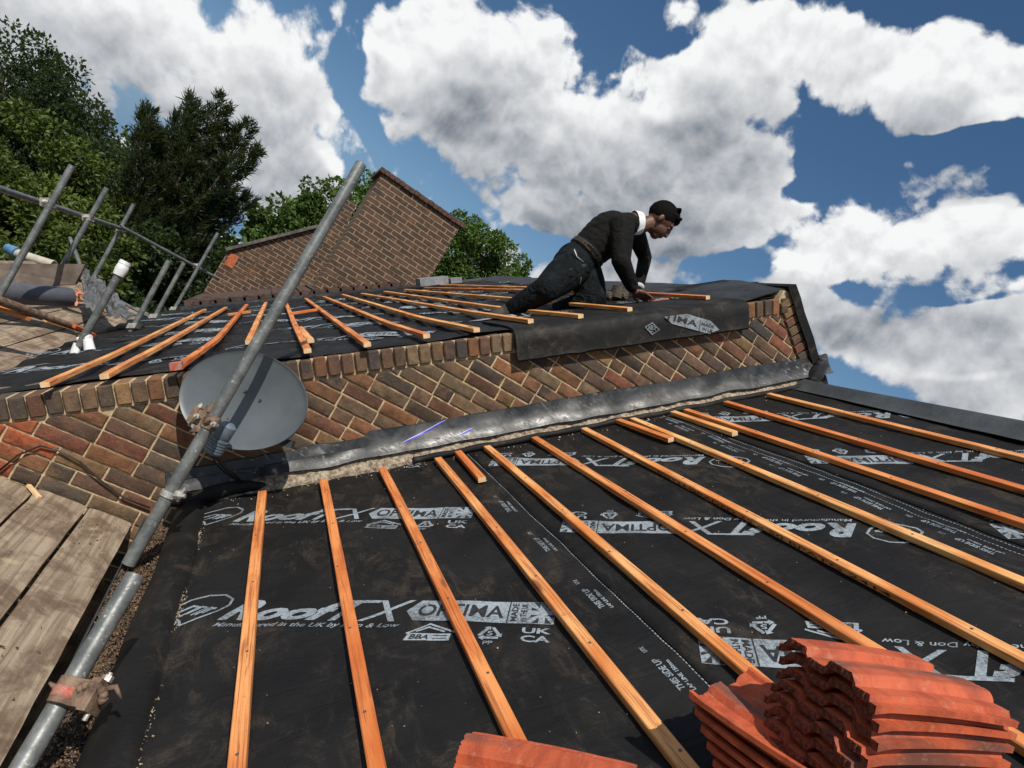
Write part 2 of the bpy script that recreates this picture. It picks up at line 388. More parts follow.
# ---------------------------------------------------------------- print (lettering) on the membrane
_tc = {}
def text2d(body, bold=0., shear=0., spacing=1.):
    key = (body, bold, shear, spacing)
    if key in _tc: return _tc[key]
    cu = bpy.data.curves.new('t', 'FONT'); cu.body = body; cu.size = 1; cu.offset = bold; cu.shear = shear; cu.space_character = spacing; cu.resolution_u = 3
    ob = bpy.data.objects.new('t', cu); COL.objects.link(ob)
    dg = bpy.context.evaluated_depsgraph_get(); dg.update()
    me = bpy.data.meshes.new_from_object(ob.evaluated_get(dg))
    vs = [(v.co.x, v.co.y) for v in me.vertices]; fs = [tuple(p.vertices) for p in me.polygons]
    bpy.data.objects.remove(ob); bpy.data.curves.remove(cu); bpy.data.meshes.remove(me)
    _tc[key] = (vs, fs); return _tc[key]
class Flat:
    """2-D artwork: faces with a layer (0 light, 1 dark on top)"""
    def __init__(s): s.v = []; s.f = []; s.l = []
    def poly(s, pts, layer=0):
        b = len(s.v); s.v += [tuple(p) for p in pts]; s.f.append(tuple(range(b, b+len(pts)))); s.l.append(layer)
    def line(s, pts, wd, layer=0, close=False):
        if close: pts = list(pts)+[pts[0]]
        for a, b in zip(pts[:-1], pts[1:]):
            a = Vector((a[0], a[1])); b = Vector((b[0], b[1])); t = b-a
            if t.length < 1e-6: continue
            t.normalize(); n_ = Vector((-t.y, t.x))*wd/2; e = t*wd*.35
            s.poly([a-e-n_, b+e-n_, b+e+n_, a-e+n_], layer)
    def text(s, body, x0, y0, x1, y1, bold=0., shear=0., layer=0, spacing=1.):
        vs, fs = text2d(body, bold, shear, spacing)
        xs = [v[0] for v in vs]; ys = [v[1] for v in vs]
        ax, bx, ay, by = min(xs), max(xs), min(ys), max(ys); b = len(s.v)
        s.v += [(x0+(x1-x0)*(v[0]-ax)/(bx-ax), y0+(y1-y0)*(v[1]-ay)/(by-ay)) for v in vs]
        s.f += [tuple(i+b for i in f) for f in fs]; s.l += [layer]*len(fs)
    def build(s, name, xf, parent, cuts=None, clip=None, lift=.0014):
        """xf: (x,y)->(u,Y); cuts: grid step for following the sheet; clip: y max"""
        bm = bmesh.new(); vv = [bm.verts.new((*xf(x, y), 0)) for x, y in s.v]
        for f, l in zip(s.f, s.l):
            try: fc = bm.faces.new([vv[i] for i in f]); fc.material_index = l
            except ValueError: pass
        us = [v.co.x for v in bm.verts]; ys = [v.co.y for v in bm.verts]
        for ax, lo, hi in ((0, min(us), max(us)), (1, min(ys), max(ys))):
            if cuts:
                k = math.ceil(lo/cuts)
                while k*cuts < hi:
                    pt = Vector((0, 0, 0)); pt[ax] = k*cuts; no = Vector((0, 0, 0)); no[ax] = 1
                    bmesh.ops.bisect_plane(bm, geom=bm.verts[:]+bm.edges[:]+bm.faces[:], dist=1e-6, plane_co=pt, plane_no=no); k += 1
        if clip is not None:
            for (pt, no) in clip:
                bmesh.ops.bisect_plane(bm, geom=bm.verts[:]+bm.edges[:]+bm.faces[:], dist=1e-6, plane_co=pt, plane_no=no, clear_outer=True)
        if not bm.faces: bm.free(); return None
        return bm
def art_logo():
    A = Flat()
    A.line([(-.004, .0), (.028, .052), (.075, .088), (.13, .092), (.172, .066), (.182, .03), (.160, -.01), (.118, -.05), (.085, -.088), (.062, -.062), (.030, -.048), (.004, -.030)], .0085, close=True)
    for q in (0, .034, .068):
        A.line([(.030+q, -.020-q*.1), (.062+q, .018-q*.1), (.085+q*.9, .012-q*.1)], .010)
        A.line([(.085+q*.9, .012), (.050+q, -.040+q*.3)], .006)
    A.text('R', .190, -.055, .305, .060, .045, .45)
    A.text('oof', .300, -.055, .600, .042, .045, .45)
    A.text('T', .555, -.058, .705, .056, .0, .35)
    A.text('X', .655, -.058, .815, .056, .0, .35)
    A.poly([(.80, -.004), (.835, .055), (1.262, .055), (1.262, -.058), (.835, -.058)])
    A.text('OPTIMA', .838, -.034, 1.108, .034, .018, 0, 1)
    A.line([(1.122, .053), (1.122, -.056)], .004, 1)
    for k, (tx, x0, x1, y0, y1) in enumerate((('MADE', 1.130, 1.150, -.048, .045), ('IN THE UK', 1.158, 1.178, -.048, .045))):
        vs, fs = text2d(tx, .02, 0.)          # lettering turned a quarter, reading upward
        xs = [v[0] for v in vs]; yy = [v[1] for v in vs]; b = len(A.v)
        A.v += [(x1-(x1-x0)*(v[1]-min(yy))/(max(yy)-min(yy)), y0+(y1-y0)*(v[0]-min(xs))/(max(xs)-min(xs))) for v in vs]
        A.f += [tuple(i+b for i in f) for f in fs]; A.l += [1]*len(fs)
    fx0, fx1, fy0, fy1 = 1.188, 1.262, -.058, .055; cx, cy = (fx0+fx1)/2, (fy0+fy1)/2
    for sx in (-1, 1):
        for sy in (-1, 1):
            X = lambda a: cx+sx*a*(fx1-fx0)/2
            Y = lambda a: cy+sy*a*(fy1-fy0)/2
            A.poly([(X(.32), Y(.22)), (X(.95), Y(.22)), (X(.95), Y(.48))], 1)
            A.poly([(X(.26), Y(.42)), (X(.26), Y(.95)), (X(.80), Y(.95))], 1)
    A.text("Manufactured in the UK by Don & Low", .195, -.096, .80, -.068, .012, .3)
    A.line([(.835, -.118), (.895, -.074), (.975, -.110)], .007); A.line([(.862, -.108), (.895, -.088), (.945, -.108)], .007)
    A.poly([(.832, -.150), (.840, -.118), (.968, -.118), (.968, -.150)]); A.text('BBA', .846, -.145, .905, -.124, .03, .2, 1)
    A.line([(.918, -.128), (.958, -.128)], .004, 1); A.line([(.918, -.140), (.958, -.140)], .004, 1)
    tri = [(1.082, -.076), (1.118, -.134), (1.046, -.134)]
    for k in range(3):
        a = Vector(tri[k]); b = Vector(tri[(k+1) % 3]); A.line([a.lerp(b, .18), a.lerp(b, .72)], .010)
        t = (b-a).normalized(); n_ = Vector((-t.y, t.x)); h = a.lerp(b, .72); A.poly([h-n_*.012, h+t*.016, h+n_*.012])
    A.text('5', 1.073, -.125, 1.090, -.103, .02); A.text('PP', 1.068, -.165, 1.096, -.149, .02)
    A.text('UK', 1.172, -.106, 1.256, -.078, .03); A.text('CA', 1.172, -.146, 1.256, -.116, .03)
    return A
ART = art_logo()
def finish_print(name, bms, h0, amp, seed, parent, extra=None):
    vs = []; fs = []; mi = []
    for bm in bms:
        if bm is None: continue
        bmesh.ops.triangulate(bm, faces=bm.faces[:])
        for L in (0, 1):
            idx = {}
            for f in bm.faces:
                if f.material_index != L: continue
                q = []
                for v in f.verts:
                    if v not in idx:
                        u, y = v.co.x, v.co.y; idx[v] = len(vs)
                        vs.append(roofP(u, y, h0+.0018+.0008*L+hwave(u, y, amp, seed)+(extra(u, y) if extra else 0)))
                    q.append(idx[v])
                fs.append(tuple(q)); mi.append(L)
        bm.free()
    o = mesh(name, vs, fs, [M['print'], M['dark_print']], parent, False, mi)
    for p in o.data.polygons:
        pass
    bm = bmesh.new(); bm.from_mesh(o.data)
    for f in bm.faces:
        if f.normal.dot(N) < 0: f.normal_flip()
    bm.to_mesh(o.data); bm.free(); return o

#@@SECTION structure
# ================================================================ setting: ground
def ground():
    nx = 60; vs = []; fs = []
    for i in range(nx+1):
        for j in range(nx+1):
            x = -400+800*i/nx; y = -300+900*j/nx
            z = GROUND + 3.0*noise.noise(Vector((x*.01, y*.01, 0)))*min(1, max(0, (math.hypot(x, y)-30)/60))
            vs.append((x, y, z))
    for i in range(nx):
        for j in range(nx):
            a = i*(nx+1)+j; fs.append((a, a+nx+1, a+nx+2, a+1))
    o = mesh('ground', vs, fs, simple('garden_grass', (.035, .06, .018), (.07, .10, .03), .8, .95, .6, .05, 30), None, True)
    tag(o, kind='structure')
ground()

# ================================================================ the house
house = empty('brick_house', (1.2, 3.4, GROUND))
tag(house, 'brick house whose stepped roof is stripped to black membrane around a raked gable parapet', 'house')
RIDGE_U = 3.22
H2 = Vector((math.cos(R(-30)), 0, math.sin(R(-30))))              # down the far slope
N2 = Vector((math.sin(R(30)), 0, math.cos(R(30))))
# ---- roof decks (boards and rafters under the membrane)
def deck(name, u0, y0, y1, h, ru):
    m_ = MB(); a = roofP(u0, 0, h-.012); r_ = roofP(ru, 0, h-.012); e = r_+H2*4.2
    t = .12
    prof = [a, r_, e, e-N2*t, r_-Vector((0, 0, t*1.2)), a-N*t]
    m_.loft([[p+Vector((0, y, 0)) for p in prof] for y in (y0, y1)])
    return fix_normals(m_.build(name, simple(name+'_timber', (.10, .07, .05), (.2, .14, .09), 9), house))
deck('roof_deck', -.50, -2.2, YW+.02, 0, RIDGE_U)
deck('roof_deck', -1.57, YW+.26, 9.2, HU, 3.20)
# walls below
def hwall(x0, x1, y0, y1, ztop, z0=GROUND):
    m_ = MB(); m_.box(((x0+x1)/2, (y0+y1)/2, (z0+ztop)/2), Vector((1, 0, 0)), Vector((0, 1, 0)), Vector((0, 0, 1)), x1-x0, y1-y0, ztop-z0)
    return m_
def f_farbrick(t, bs, oc, c1=(.070, .036, .022), c2=(.14, .072, .040), mo=(.31, .24, .165)):
    sep = t.n('ShaderNodeSeparateXYZ'); t.put(sep.inputs[0], oc)
    cmb = t.n('ShaderNodeCombineXYZ'); t.put(cmb.inputs[0], t.m('ADD', sep.outputs[0], sep.outputs[1])); t.put(cmb.inputs[1], sep.outputs[2])
    br = t.n('ShaderNodeTexBrick'); t.put(br.inputs['Vector'], cmb.outputs[0])
    for k, v in (('Scale', 1.0), ('Mortar Size', .0075), ('Mortar Smooth', .35), ('Bias', 0.), ('Brick Width', .225), ('Row Height', .075)): br.inputs[k].default_value = v
    t.put(br.inputs['Color1'], c1); t.put(br.inputs['Color2'], c2); t.put(br.inputs['Mortar'], mo)
    b2 = t.n('ShaderNodeTexBrick'); t.put(b2.inputs['Vector'], cmb.outputs[0])
    for k, v in (('Scale', 1.0), ('Mortar Size', .0), ('Bias', -.25), ('Brick Width', .225), ('Row Height', .075)): b2.inputs[k].default_value = v
    t.put(b2.inputs['Color1'], (0, 0, 0)); t.put(b2.inputs['Color2'], (1, 1, 1)); b2.offset = .5; b2.squash_frequency = 3; b2.squash = 1.0
    vor = t.m('MULTIPLY', t.m('SUBTRACT', 1.0, br.outputs['Fac']), t.ramp(b2.outputs['Color'], .45, .6))
    c = t.mix(t.m('MULTIPLY', vor, .7), br.outputs['Color'], (.035, .024, .020))
    c = t.mix(t.m('MULTIPLY', t.ramp(t.noise(oc, 1.8, 6, .6), .60, .70), .45), c, (.22, .075, .035))
    c = t.mix(t.m('MULTIPLY', t.ramp(t.noise(oc, 9, 7, .75), .46, .66), .75), c, (.040, .028, .022))
    c = t.mix(t.m('MULTIPLY', t.ramp(t.noise(t.mapv(oc, scale=(1, 1, 3)), 7, 5, .7), .56, .68), .5), c, (.20, .14, .085))
    t.put(bs.inputs['Base Color'], c); bs.inputs['Roughness'].default_value = .92
    bump(t, bs, t.m('ADD', t.m('MULTIPLY', br.outputs['Fac'], -1.0), t.m('MULTIPLY', t.noise(oc, 60, 4), .5)), .8, .012)
M['farbrick'] = mat('old_brickwork', f_farbrick)
hwall(.42, 5.4, -2.0, YW-.02, -1.75).build('lower_wall', M['farbrick'], house)
hwall(-.75, 6.1, YW+.30, 9.1, -1.45).build('upper_wall', M['farbrick'], house)

# ---- gable parapet: mortar core with single bricks standing proud of it
COPH = .100
def gable():
    a = onY(0, 400, YW); 
    top = HU                                       # (h) of the coping top
    def P(u, h): return roofP(u, 0, h)
    ridge = P(3.165, HU+.045)
    # core polygon in xz, counter-clockwise
    l = Vector((-1.9, 0, 0)); zt = P(-1.9, HU-.012)
    core = [(-1.9, GROUND), (6.0, GROUND), (6.0, (ridge+H2*3.4).z-.14), (ridge.x, ridge.z-.14), ]
    uL = (-1.9-(-N.x*(D-HU)))/U.x
    pl = roofP(uL, 0, HU-COPH-.004); core.append((pl.x, pl.z))
    m_ = MB()
    m_.loft([[Vector((x, y, z)) for x, z in core] for y in (YW, YW+.24)])
    return fix_normals(m_.build('gable_wall', M['mortar'], house)), ridge
gwall, RDG = gable()
def clip_poly(poly, planes):
    for (n_, d_) in planes:                        # keep n.p <= d
        out = []
        for i in range(len(poly)):
            p, q = poly[i], poly[(i+1) % len(poly)]; a = p.dot(n_)-d_; b = q.dot(n_)-d_
            if a <= 0: out.append(p)
            if (a < 0 < b) or (b < 0 < a): out.append(p+(q-p)*(a/(a-b)))
        poly = out
        if len(poly) < 3: return []
    return poly
PAL = [(.12, .062, .038), (.095, .055, .038), (.15, .062, .034), (.14, .085, .048), (.062, .044, .034), (.17, .055, .030), (.15, .095, .052), (.085, .060, .042), (.125, .070, .042), (.105, .066, .040), (.055, .038, .032), (.22, .125, .055), (.20, .085, .036), (.17, .075, .036), (.045, .036, .034), (.17, .115, .065)]
def add_brick(m_, poly2, y, proud, rng, col=None, flip=False):
    """poly2 in xz; builds an irregular pillow standing proud of plane y towards -y"""
    area = sum(poly2[i].x*poly2[(i+1) % len(poly2)].y-poly2[(i+1) % len(poly2)].x*poly2[i].y for i in range(len(poly2)))/2
    if abs(area) < .0006: return
    pts = []
    for i in range(len(poly2)):
        p, q = poly2[i], poly2[(i+1) % len(poly2)]; k = max(1, int((q-p).length/.022))
        for j in range(k): pts.append(p+(q-p)*(j/k))
    c = sum(poly2, Vector((0, 0)))/len(poly2)
    outer = [p+Vector((rng.uniform(-1, 1), rng.uniform(-1, 1)))*.0014 for p in pts]
    inner = []
    for p in pts:
        d_ = c-p; inner.append(p+Vector((d_.x/abs(d_.x) if abs(d_.x) > .008 else 0, d_.y/abs(d_.y) if abs(d_.y) > .008 else 0))*.0045+Vector((rng.uniform(-1, 1), rng.uniform(-1, 1)))*.0016)
    if col is None:
        q_ = rng.uniform(.68, 1.32); col = [v*q_ for v in rng.choice(PAL)]
    tlt = (rng.uniform(-.002, .002), rng.uniform(-.01, .01), rng.uniform(-.02, .02))
    yy = lambda p: y-proud-tlt[0]-tlt[1]*(p.x-c.x)-tlt[2]*(p.y-c.y)
    n_ = len(pts)
    vs = [(p.x, y+.004, p.y) for p in outer]+[(p.x, yy(p)+.0035, p.y) for p in outer]+[(p.x, yy(p)+rng.uniform(-.0006, .0006), p.y) for p in inner]
    fs = [(k*n_+j, k*n_+(j+1) % n_, (k+1)*n_+(j+1) % n_, (k+1)*n_+j) for k in (0, 1) for j in range(n_)]
    fs.append(tuple(2*n_+j for j in range(n_)))
    m_.add(vs, fs, col)
def brick_face():
    rng = random.Random(11); m_ = MB()
    n2 = Vector((N.x, N.z)); hp = lambda h: h-D
    planes = [(n2, hp(HU-COPH-.012)), (-n2, -hp(-.10))]                       # under the coping, above the flashing foot
    planesL = [(n2, hp(HU-COPH-.012)), (Vector((0, -1)), 2.2), (Vector((1, 0)), .30)]
    nr = Vector((N2.x, N2.z)); rp = Vector((RDG.x, RDG.z)); dr = rp.dot(nr)-COPH-.014
    planes.append((nr, dr)); planesL.append((-n2*-1, hp(HU-COPH-.012)))
    ch, bl = .0725, .215; z0 = -2.2
    for r_ in range(70):
        z = z0+r_*ch; x = -2.2-(bl/2 if r_ % 2 else 0)+rng.uniform(-.01, .01)
        while x < 5:
            L = bl if rng.random() > .16 else bl/2
            q = [Vector((x+.005, z+.005)), Vector((x+L-.005, z+.005)), Vector((x+L-.005, z+ch-.005)), Vector((x+.005, z+ch-.005))]
            cx = x+L/2
            pls = planesL if cx < .18 else planes
            # where the wall drops past the eave of the lower roof the bricks run on down
            if cx < .18: pls = [planes[0], (Vector((0, -1)), 2.2)]
            pc = clip_poly(q, pls)
            if len(pc) >= 3:
                fired = (z < -1.10 and x+L*.5 < -.46 and z > -1.45)
                col = None
                if fired: col = (.40*rng.uniform(.8, 1.1), .095, .035)
                add_brick(m_, pc, YW, rng.uniform(.005, .010), rng, col)
            x += L
    o = m_.build('brickwork', M['brick'], gwall); return autosmooth(fix_normals(o), 35)
brick_face()
def coping(name, P0, d, n_, length, start_skip=0., seed=5, proud=.018):
    """bricks on edge laid along direction d, top face offset 0 along n_ (body below)"""
    rng = random.Random(seed); m_ = MB(); t = 0; wv = .0675
    Y0 = YW-proud
    while t < length:
        wd = wv-.0105
        q_ = rng.uniform(.8, 1.35); col = [v*q_ for v in rng.choice(PAL)]
        if t >= start_skip:
            c = P0+d*(t+wd/2)+n_*(-COPH/2+rng.uniform(-.003, .002)); depth = .222
            jy = rng.uniform(-.003, .003); ax, ay, az = d*wd/2, Vector((0, 1, 0))*depth/2, n_*COPH/2
            cc = c+Vector((0, Y0+depth/2+jy, 0))
            b = .005; vs = []; fs = []
            # chamfered box
            def corner(i, j, k, s_):
                o = [1, 1, 1]; o = [1-b/(wd/2), 1-b/(depth/2), 1-b/(COPH/2)]; e = [i, j, k]
                for a in range(3): e[a] = (i, j, k)[a]*(1 if a == s_ else o[a])
                return cc+ax*e[0]+ay*e[1]+az*e[2]+Vector([rng.uniform(-.0008, .0008) for _ in range(3)])
            bmx = bmesh.new(); pts = [bmx.verts.new(corner(i, j, k, s_)) for i in (-1, 1) for j in (-1, 1) for k in (-1, 1) for s_ in range(3)]
            r_ = bmesh.ops.convex_hull(bmx, input=pts); bmx.verts.index_update()
            m_.add([v.co.copy() for v in bmx.verts], [tuple(v.index for v in f.verts) for f in bmx.faces], col); bmx.free()
        t += wv
    o = m_.build(name, M['brick'], house)
    # mortar bed and joints just behind the brick faces
    k = MB(); c = P0+d*((start_skip+length)/2)+n_*(-COPH/2-.004)
    k.box(c+Vector((0, YW-.007+.115, 0)), d, Vector((0, 1, 0)), n_, length-start_skip, .208, COPH+.002)
    k.build('coping_mortar', M['mortar'], o)
    return autosmooth(o, 25)
P0 = roofP(-1.9, 0, HU+.001)
coping('coping', P0, U, N, 1.9+3.12, seed=5)
coping('coping', Vector((RDG.x, 0, RDG.z))+H2*.035, H2, N2, .75, seed=9)
# wedge of mortar in the angle of the two copings, dark sheet edge and splintered batten ends beyond the ridge
m_ = MB()
c0 = Vector((RDG.x, 0, RDG.z))
m_.loft([[c0+Vector((-.045, y, -.02)), c0+Vector((.03, y, .005)), c0+Vector((.05, y, -.09)), c0+Vector((-.04, y, -.11))] for y in (YW-.01, YW+.2)])
fix_normals(m_.build('coping_mortar', M['mortar'], house))
m_ = MB()
for (a, b, w0) in ((-.03, .80, .035),):
    rings = []
    for k in range(9):
        t = a+(b-a)*k/8; p = c0+H2*t+N2*(.012+.004*math.sin(k*2.1)); lift = .032
        rings.append([p+Vector((0, YW-.035, 0))-N2*.03, p+Vector((0, YW-.04, 0))+N2*lift, p+Vector((0, YW+.30, 0))+N2*lift, p+Vector((0, YW+.30, 0))-N2*.0, p+Vector((0, YW-.01, 0))-N2*.0])
    m_.loft(rings)
autosmooth(fix_normals(m_.build('membrane_edge', M['membrane'], house)))
m_ = MB()
for (t, ln, wd, dy) in ((.22, .36, .035, .02), (.30, .22, .03, .07)):
    m_.box(c0+H2*(t+ln/2)+N2*(.062+dy*.3)+Vector((0, YW+.02+dy, 0)), H2, Vector((0, 1, 0)), N2, ln, wd*2, .022)
m_.build('fillet_board', simple('pale_timber_fillet', (.38, .32, .22), (.55, .48, .36), 30), house)

# ---- lead flashing over the wall foot
def flash():
    nu = 110; vs = []; rings = []
    u0, u1 = -.62, 3.50
    for i in range(nu+1):
        u = u0+(u1-u0)*i/nu
        w1 = .5+.5*noise.noise(Vector((u*3, 2, 0))); b = noise.noise(Vector((u*5.5, 7, 1)))*.012
        top = .190+.012*noise.noise(Vector((u*2, 0, 3)))
        if u < .35: top = .165+.02*noise.noise(Vector((u*6, 0, 3)))
        mid = .115; foot = .074+.012*noise.noise(Vector((u*4, 9, 1)))
        prof = [(YW-.008, top), (YW-.018-b*.3, top-.004), (YW-.030-b, top-.05), (YW-.045-b*1.5, mid), (YW-.055-b, foot+.02), (YW-.075-b, foot), (YW-.080-b, foot-.006), (YW-.05, foot-.004), (YW-.006, top-.03)]
        rings.append([roofP(u, y, h) for y, h in prof])
    m_ = MB(); m_.loft(rings)
    # rolled end at the ridge
    o = autosmooth(fix_normals(m_.build('lead_flashing', M['lead'], house)), 50)
    return o
fl = flash()
def lead_y(u, h):
    b = noise.noise(Vector((u*5.5, 7, 1)))*.012; top = .190+.012*noise.noise(Vector((u*2, 0, 3)))
    pr = [(top-.004, YW-.018-b*.3), (top-.05, YW-.030-b), (.115, YW-.045-b*1.5), (.094, YW-.055-b)]
    for (h1, y1), (h0, y0) in zip(pr[:-1], pr[1:]):
        if h >= h0: return y0+(y1-y0)*min(1, (h-h0)/(h1-h0))
    return pr[-1][1]
for (a, b) in (((402, 443), (447, 421)), ((449, 439), (473, 428))):
    k1, k2 = onY(*a, YW-.045), onY(*b, YW-.045); t = (k2-k1).normalized(); s_ = Vector((0, 1, 0)).cross(t)
    for nm, o1, o2, mt, lf in (('crayon_mark', -.0034, .0034, M['crayon'], .0022), ('chalk_edge', -.0066, -.0036, M['crayon_edge'], .0018)):
        m_ = MB(); rings = []
        for i in range(25):
            c = k1.lerp(k2, i/24)+s_*.005*math.sin(i/24*3); w_ = min(1, .3+i/6, .3+(24-i)/6)
            q = []
            for o_ in (o1*w_, o2*w_):
                p = c+s_*o_; q.append(Vector((p.x, lead_y(p.dot(U)/1.0 if False else Vector((p.x, 0, p.z)).dot(U), Vector((p.x, 0, p.z)).dot(N)+D)-lf, p.z)))
            rings.append([q[0], q[1], q[1]+Vector((0, .0015, 0)), q[0]+Vector((0, .0015, 0))])
        m_.loft(rings); fix_normals(m_.build(nm, mt, fl))
# folded lead ear at the ridge end
m_ = MB()
pe = roofP(3.36, YW-.10, .10)
m_.tube([roofP(3.30, YW-.07, .02), roofP(3.33, YW-.10, .08), roofP(3.37, YW-.11, .15), roofP(3.43, YW-.07, .20)], [.035, .045, .040, .015], 10)
autosmooth(m_.build('lead_fold', M['lead'], house))
# crumbled mortar fillet between membrane upstand and flashing
def fillet():
    rings = []; rng = random.Random(3)
    for i in range(150):
        u = -.45+3.75*i/149
        a = .02+.018*noise.noise(Vector((u*9, 0, 0)))
        top = .075+.012*noise.noise(Vector((u*13, 1, 0)))
        j = lambda s_: rng.uniform(-s_, s_)
        rings.append([roofP(u, YW+.01, top+.02), roofP(u, YW-.03+j(.005), top+.012+j(.006)), roofP(u, YW-.055-a*.4+j(.007), .045+j(.007)), roofP(u, YW-.075-a+j(.007), .012+j(.004)), roofP(u, YW-.080-a, -.02), roofP(u, YW+.01, -.02)])
    m_ = MB(); m_.loft(rings); return fix_normals(m_.build('mortar_fillet', simple('crumbled_mortar', (.14, .10, .07), (.48, .40, .30), 45, .95, 1., .01, 120), house))
fillet()
# black membrane upstand roll along the wall foot on the uphill part
m_ = MB(); pts = []; rad = []
for i in range(70):
    u = .55+2.8*i/69; pts.append(roofP(u, YW-.105-.01*noise.noise(Vector((u*4, 0, 5))), .020+.008*noise.noise(Vector((u*6, 3, 5))))); rad.append(.018+.007*noise.noise(Vector((u*7, 1, 1))))
m_.tube(pts, rad, 10); autosmooth(m_.build('membrane_upstand', M['membrane'], house))
m_ = MB(); pts = []; rad = []
for i in range(40):
    u = -.62+.50*i/39; pts.append(roofP(u, YW-.09-.02*noise.noise(Vector((u*5, 0, 5)))+.05*max(0, i-28)/11, .040+.02*noise.noise(Vector((u*7, 3, 5)))-.03*max(0, i-28)/11)); rad.append((.034+.014*noise.noise(Vector((u*6, 1, 1))))*(1-.8*max(0, i-25)/14))
m_.tube(pts, rad, 12); autosmooth(m_.build('membrane_upstand', M['membrane'], house))

# ---- membrane on the lower roof, three overlapping runs
GS = .05
AMP = 1.35
strips = [(-.50, .90, 0.000, 1.0), (.85, 2.20, .0045, 2.0), (2.15, 3.20, .009, 3.0)]
sheets = []
for (a, b, h, sd_) in strips:
    sheets.append(sheet('roof_membrane', a, b, -2.2, YW-.03, h, GS, AMP, 0.0, house))
CLIP = [(Vector((0, YW-.10, 0)), Vector((0, 1, 0)))]
def place_prints(parent, h, rows, angle, clip, flipped, amp=AMP, seed=0., hbase=0., cuts=GS):
    ex = Vector((math.cos(R(angle)), math.sin(R(angle)))); bms = []
    for (u, y) in rows:                                # the flag end of each line of lettering
        s_ = -1 if flipped else 1
        ax = ex*s_; ay = Vector((-ax.y, ax.x))
        O = Vector((u, y))-ax*1.262
        if O.y > 12: continue
        bms.append(ART.build('x', lambda x, yy: tuple(O+ax*x+ay*yy), None, cuts, clip))
    for b_ in bms:
        if b_ is not None and b_.faces: finish_print('print', [b_], h+hbase, amp, seed, parent)
place_prints(sheets[0], strips[0][2], [(.643, 1.567+.827*k) for k in (-1, 0, 1, 2)], -28.2, CLIP, False)
place_prints(sheets[1], strips[1][2], [(.905, 2.079+.858*k) for k in (-2, -1, 0, 1, 2)], -32, CLIP, True)
c3 = CLIP+[(Vector((3.12, 0, 0)), Vector((1, 0, 0)))]
place_prints(sheets[2], strips[2][2], [(2.185, 2.12+.83*k) for k in (-1, 0, 1, 2)], -30, c3, True)
# lap lines of little dashes and the small lettering beside them
def lap(parent, u, h, ycol):
    A = Flat(); y = -.2
    while y < YW-.12:
        A.poly([(u-.0018, y), (u+.0018, y), (u+.0018, y+.0085), (u-.0018, y+.0085)]); y += .013
    B = Flat()
    for k in range(-2, 8):
        yy = ycol+.40*k
        def rot(body, up0, up1, y0, y1):
            vs, fs = text2d(body, .03); xs = [v[0] for v in vs]; zs = [v[1] for v in vs]; b = len(B.v)
            B.v += [(u-.075+up1-(up1-up0)*(v[1]-min(zs))/(max(zs)-min(zs))+.0, y0+(y1-y0)*(v[0]-min(xs))/(max(xs)-min(xs))) for v in vs]
            B.f += [tuple(i+b for i in f) for f in fs]; B.l += [0]*len(fs)
        rot('THIS SIDE UP', .0, .020, yy, yy+.125)
        rot('LAP LINE 150mm', .029, .041, yy-.012, yy+.105)
        rot('UTX', .0, .014, yy+.16, yy+.185)
    return [A.build('x', lambda x, yy: (x, yy), None, None, CLIP), B.build('x', lambda x, yy: (x, yy), None, None, CLIP)]
def lapo(parent, u, h, yc):
    a_, b_ = lap(parent, u, h, yc); finish_print('lap_line', [a_], h, AMP, 0., parent); finish_print('lap_lettering', [b_], h, AMP, 0., parent)
lapo(sheets[0], .845, strips[0][2], 1.12); lapo(sheets[1], 2.13, strips[1][2], 1.35)
lapo(sheets[1], 2.19-.10, strips[1][2], 1.6)

# ---- folded membrane along the lower eave, gutter with its grit
def eave_fold():
    rings = []
    for i in range(80):
        y = -2.0+(YW-.10+2.0)*i/79; q = noise.noise(Vector((y*2.2, 4, 0))); q2 = noise.noise(Vector((y*7, 1, 0)))
        f = .012*q+.004*q2
        a = [(-.445+f*.6, -.004), (-.455+f, .016+.006*q), (-.475+f, .034+.012*q2), (-.51+f, .036+f), (-.55+f, .026+f*.7), (-.585+f, .002+.01*q2), (-.605+f*1.5, -.05), (-.600+f*1.5, -.052), (-.575+f, -.01), (-.55, .01), (-.5, .002)]
        rings.append([roofP(u, y, h) for u, h in a])
    m_ = MB(); m_.loft(rings); return autosmooth(fix_normals(m_.build('eave_membrane_fold', M['membrane'], house)), 50)
eave_fold()
def gutter():
    m_ = MB(); seg = 14; gx, gz = .145, -1.30; r1, r2 = .066, .060
    ringa = [(gx+r1*math.cos(a), gz+r1*math.sin(a)) for a in [math.pi+math.pi*k/seg for k in range(seg+1)]]
    ringb = [(gx+r2*math.cos(a), gz+r2*math.sin(a)) for a in [2*math.pi-math.pi*k/seg for k in range(seg+1)]]
    m_.loft([[Vector((x, y, z)) for x, z in ringa+ringb] for y in (-1.6, YW-.12)])
    return autosmooth(fix_normals(m_.build('gutter', M['darkplastic'], house)), 40), gx, gz
gut, gx, gz = gutter()

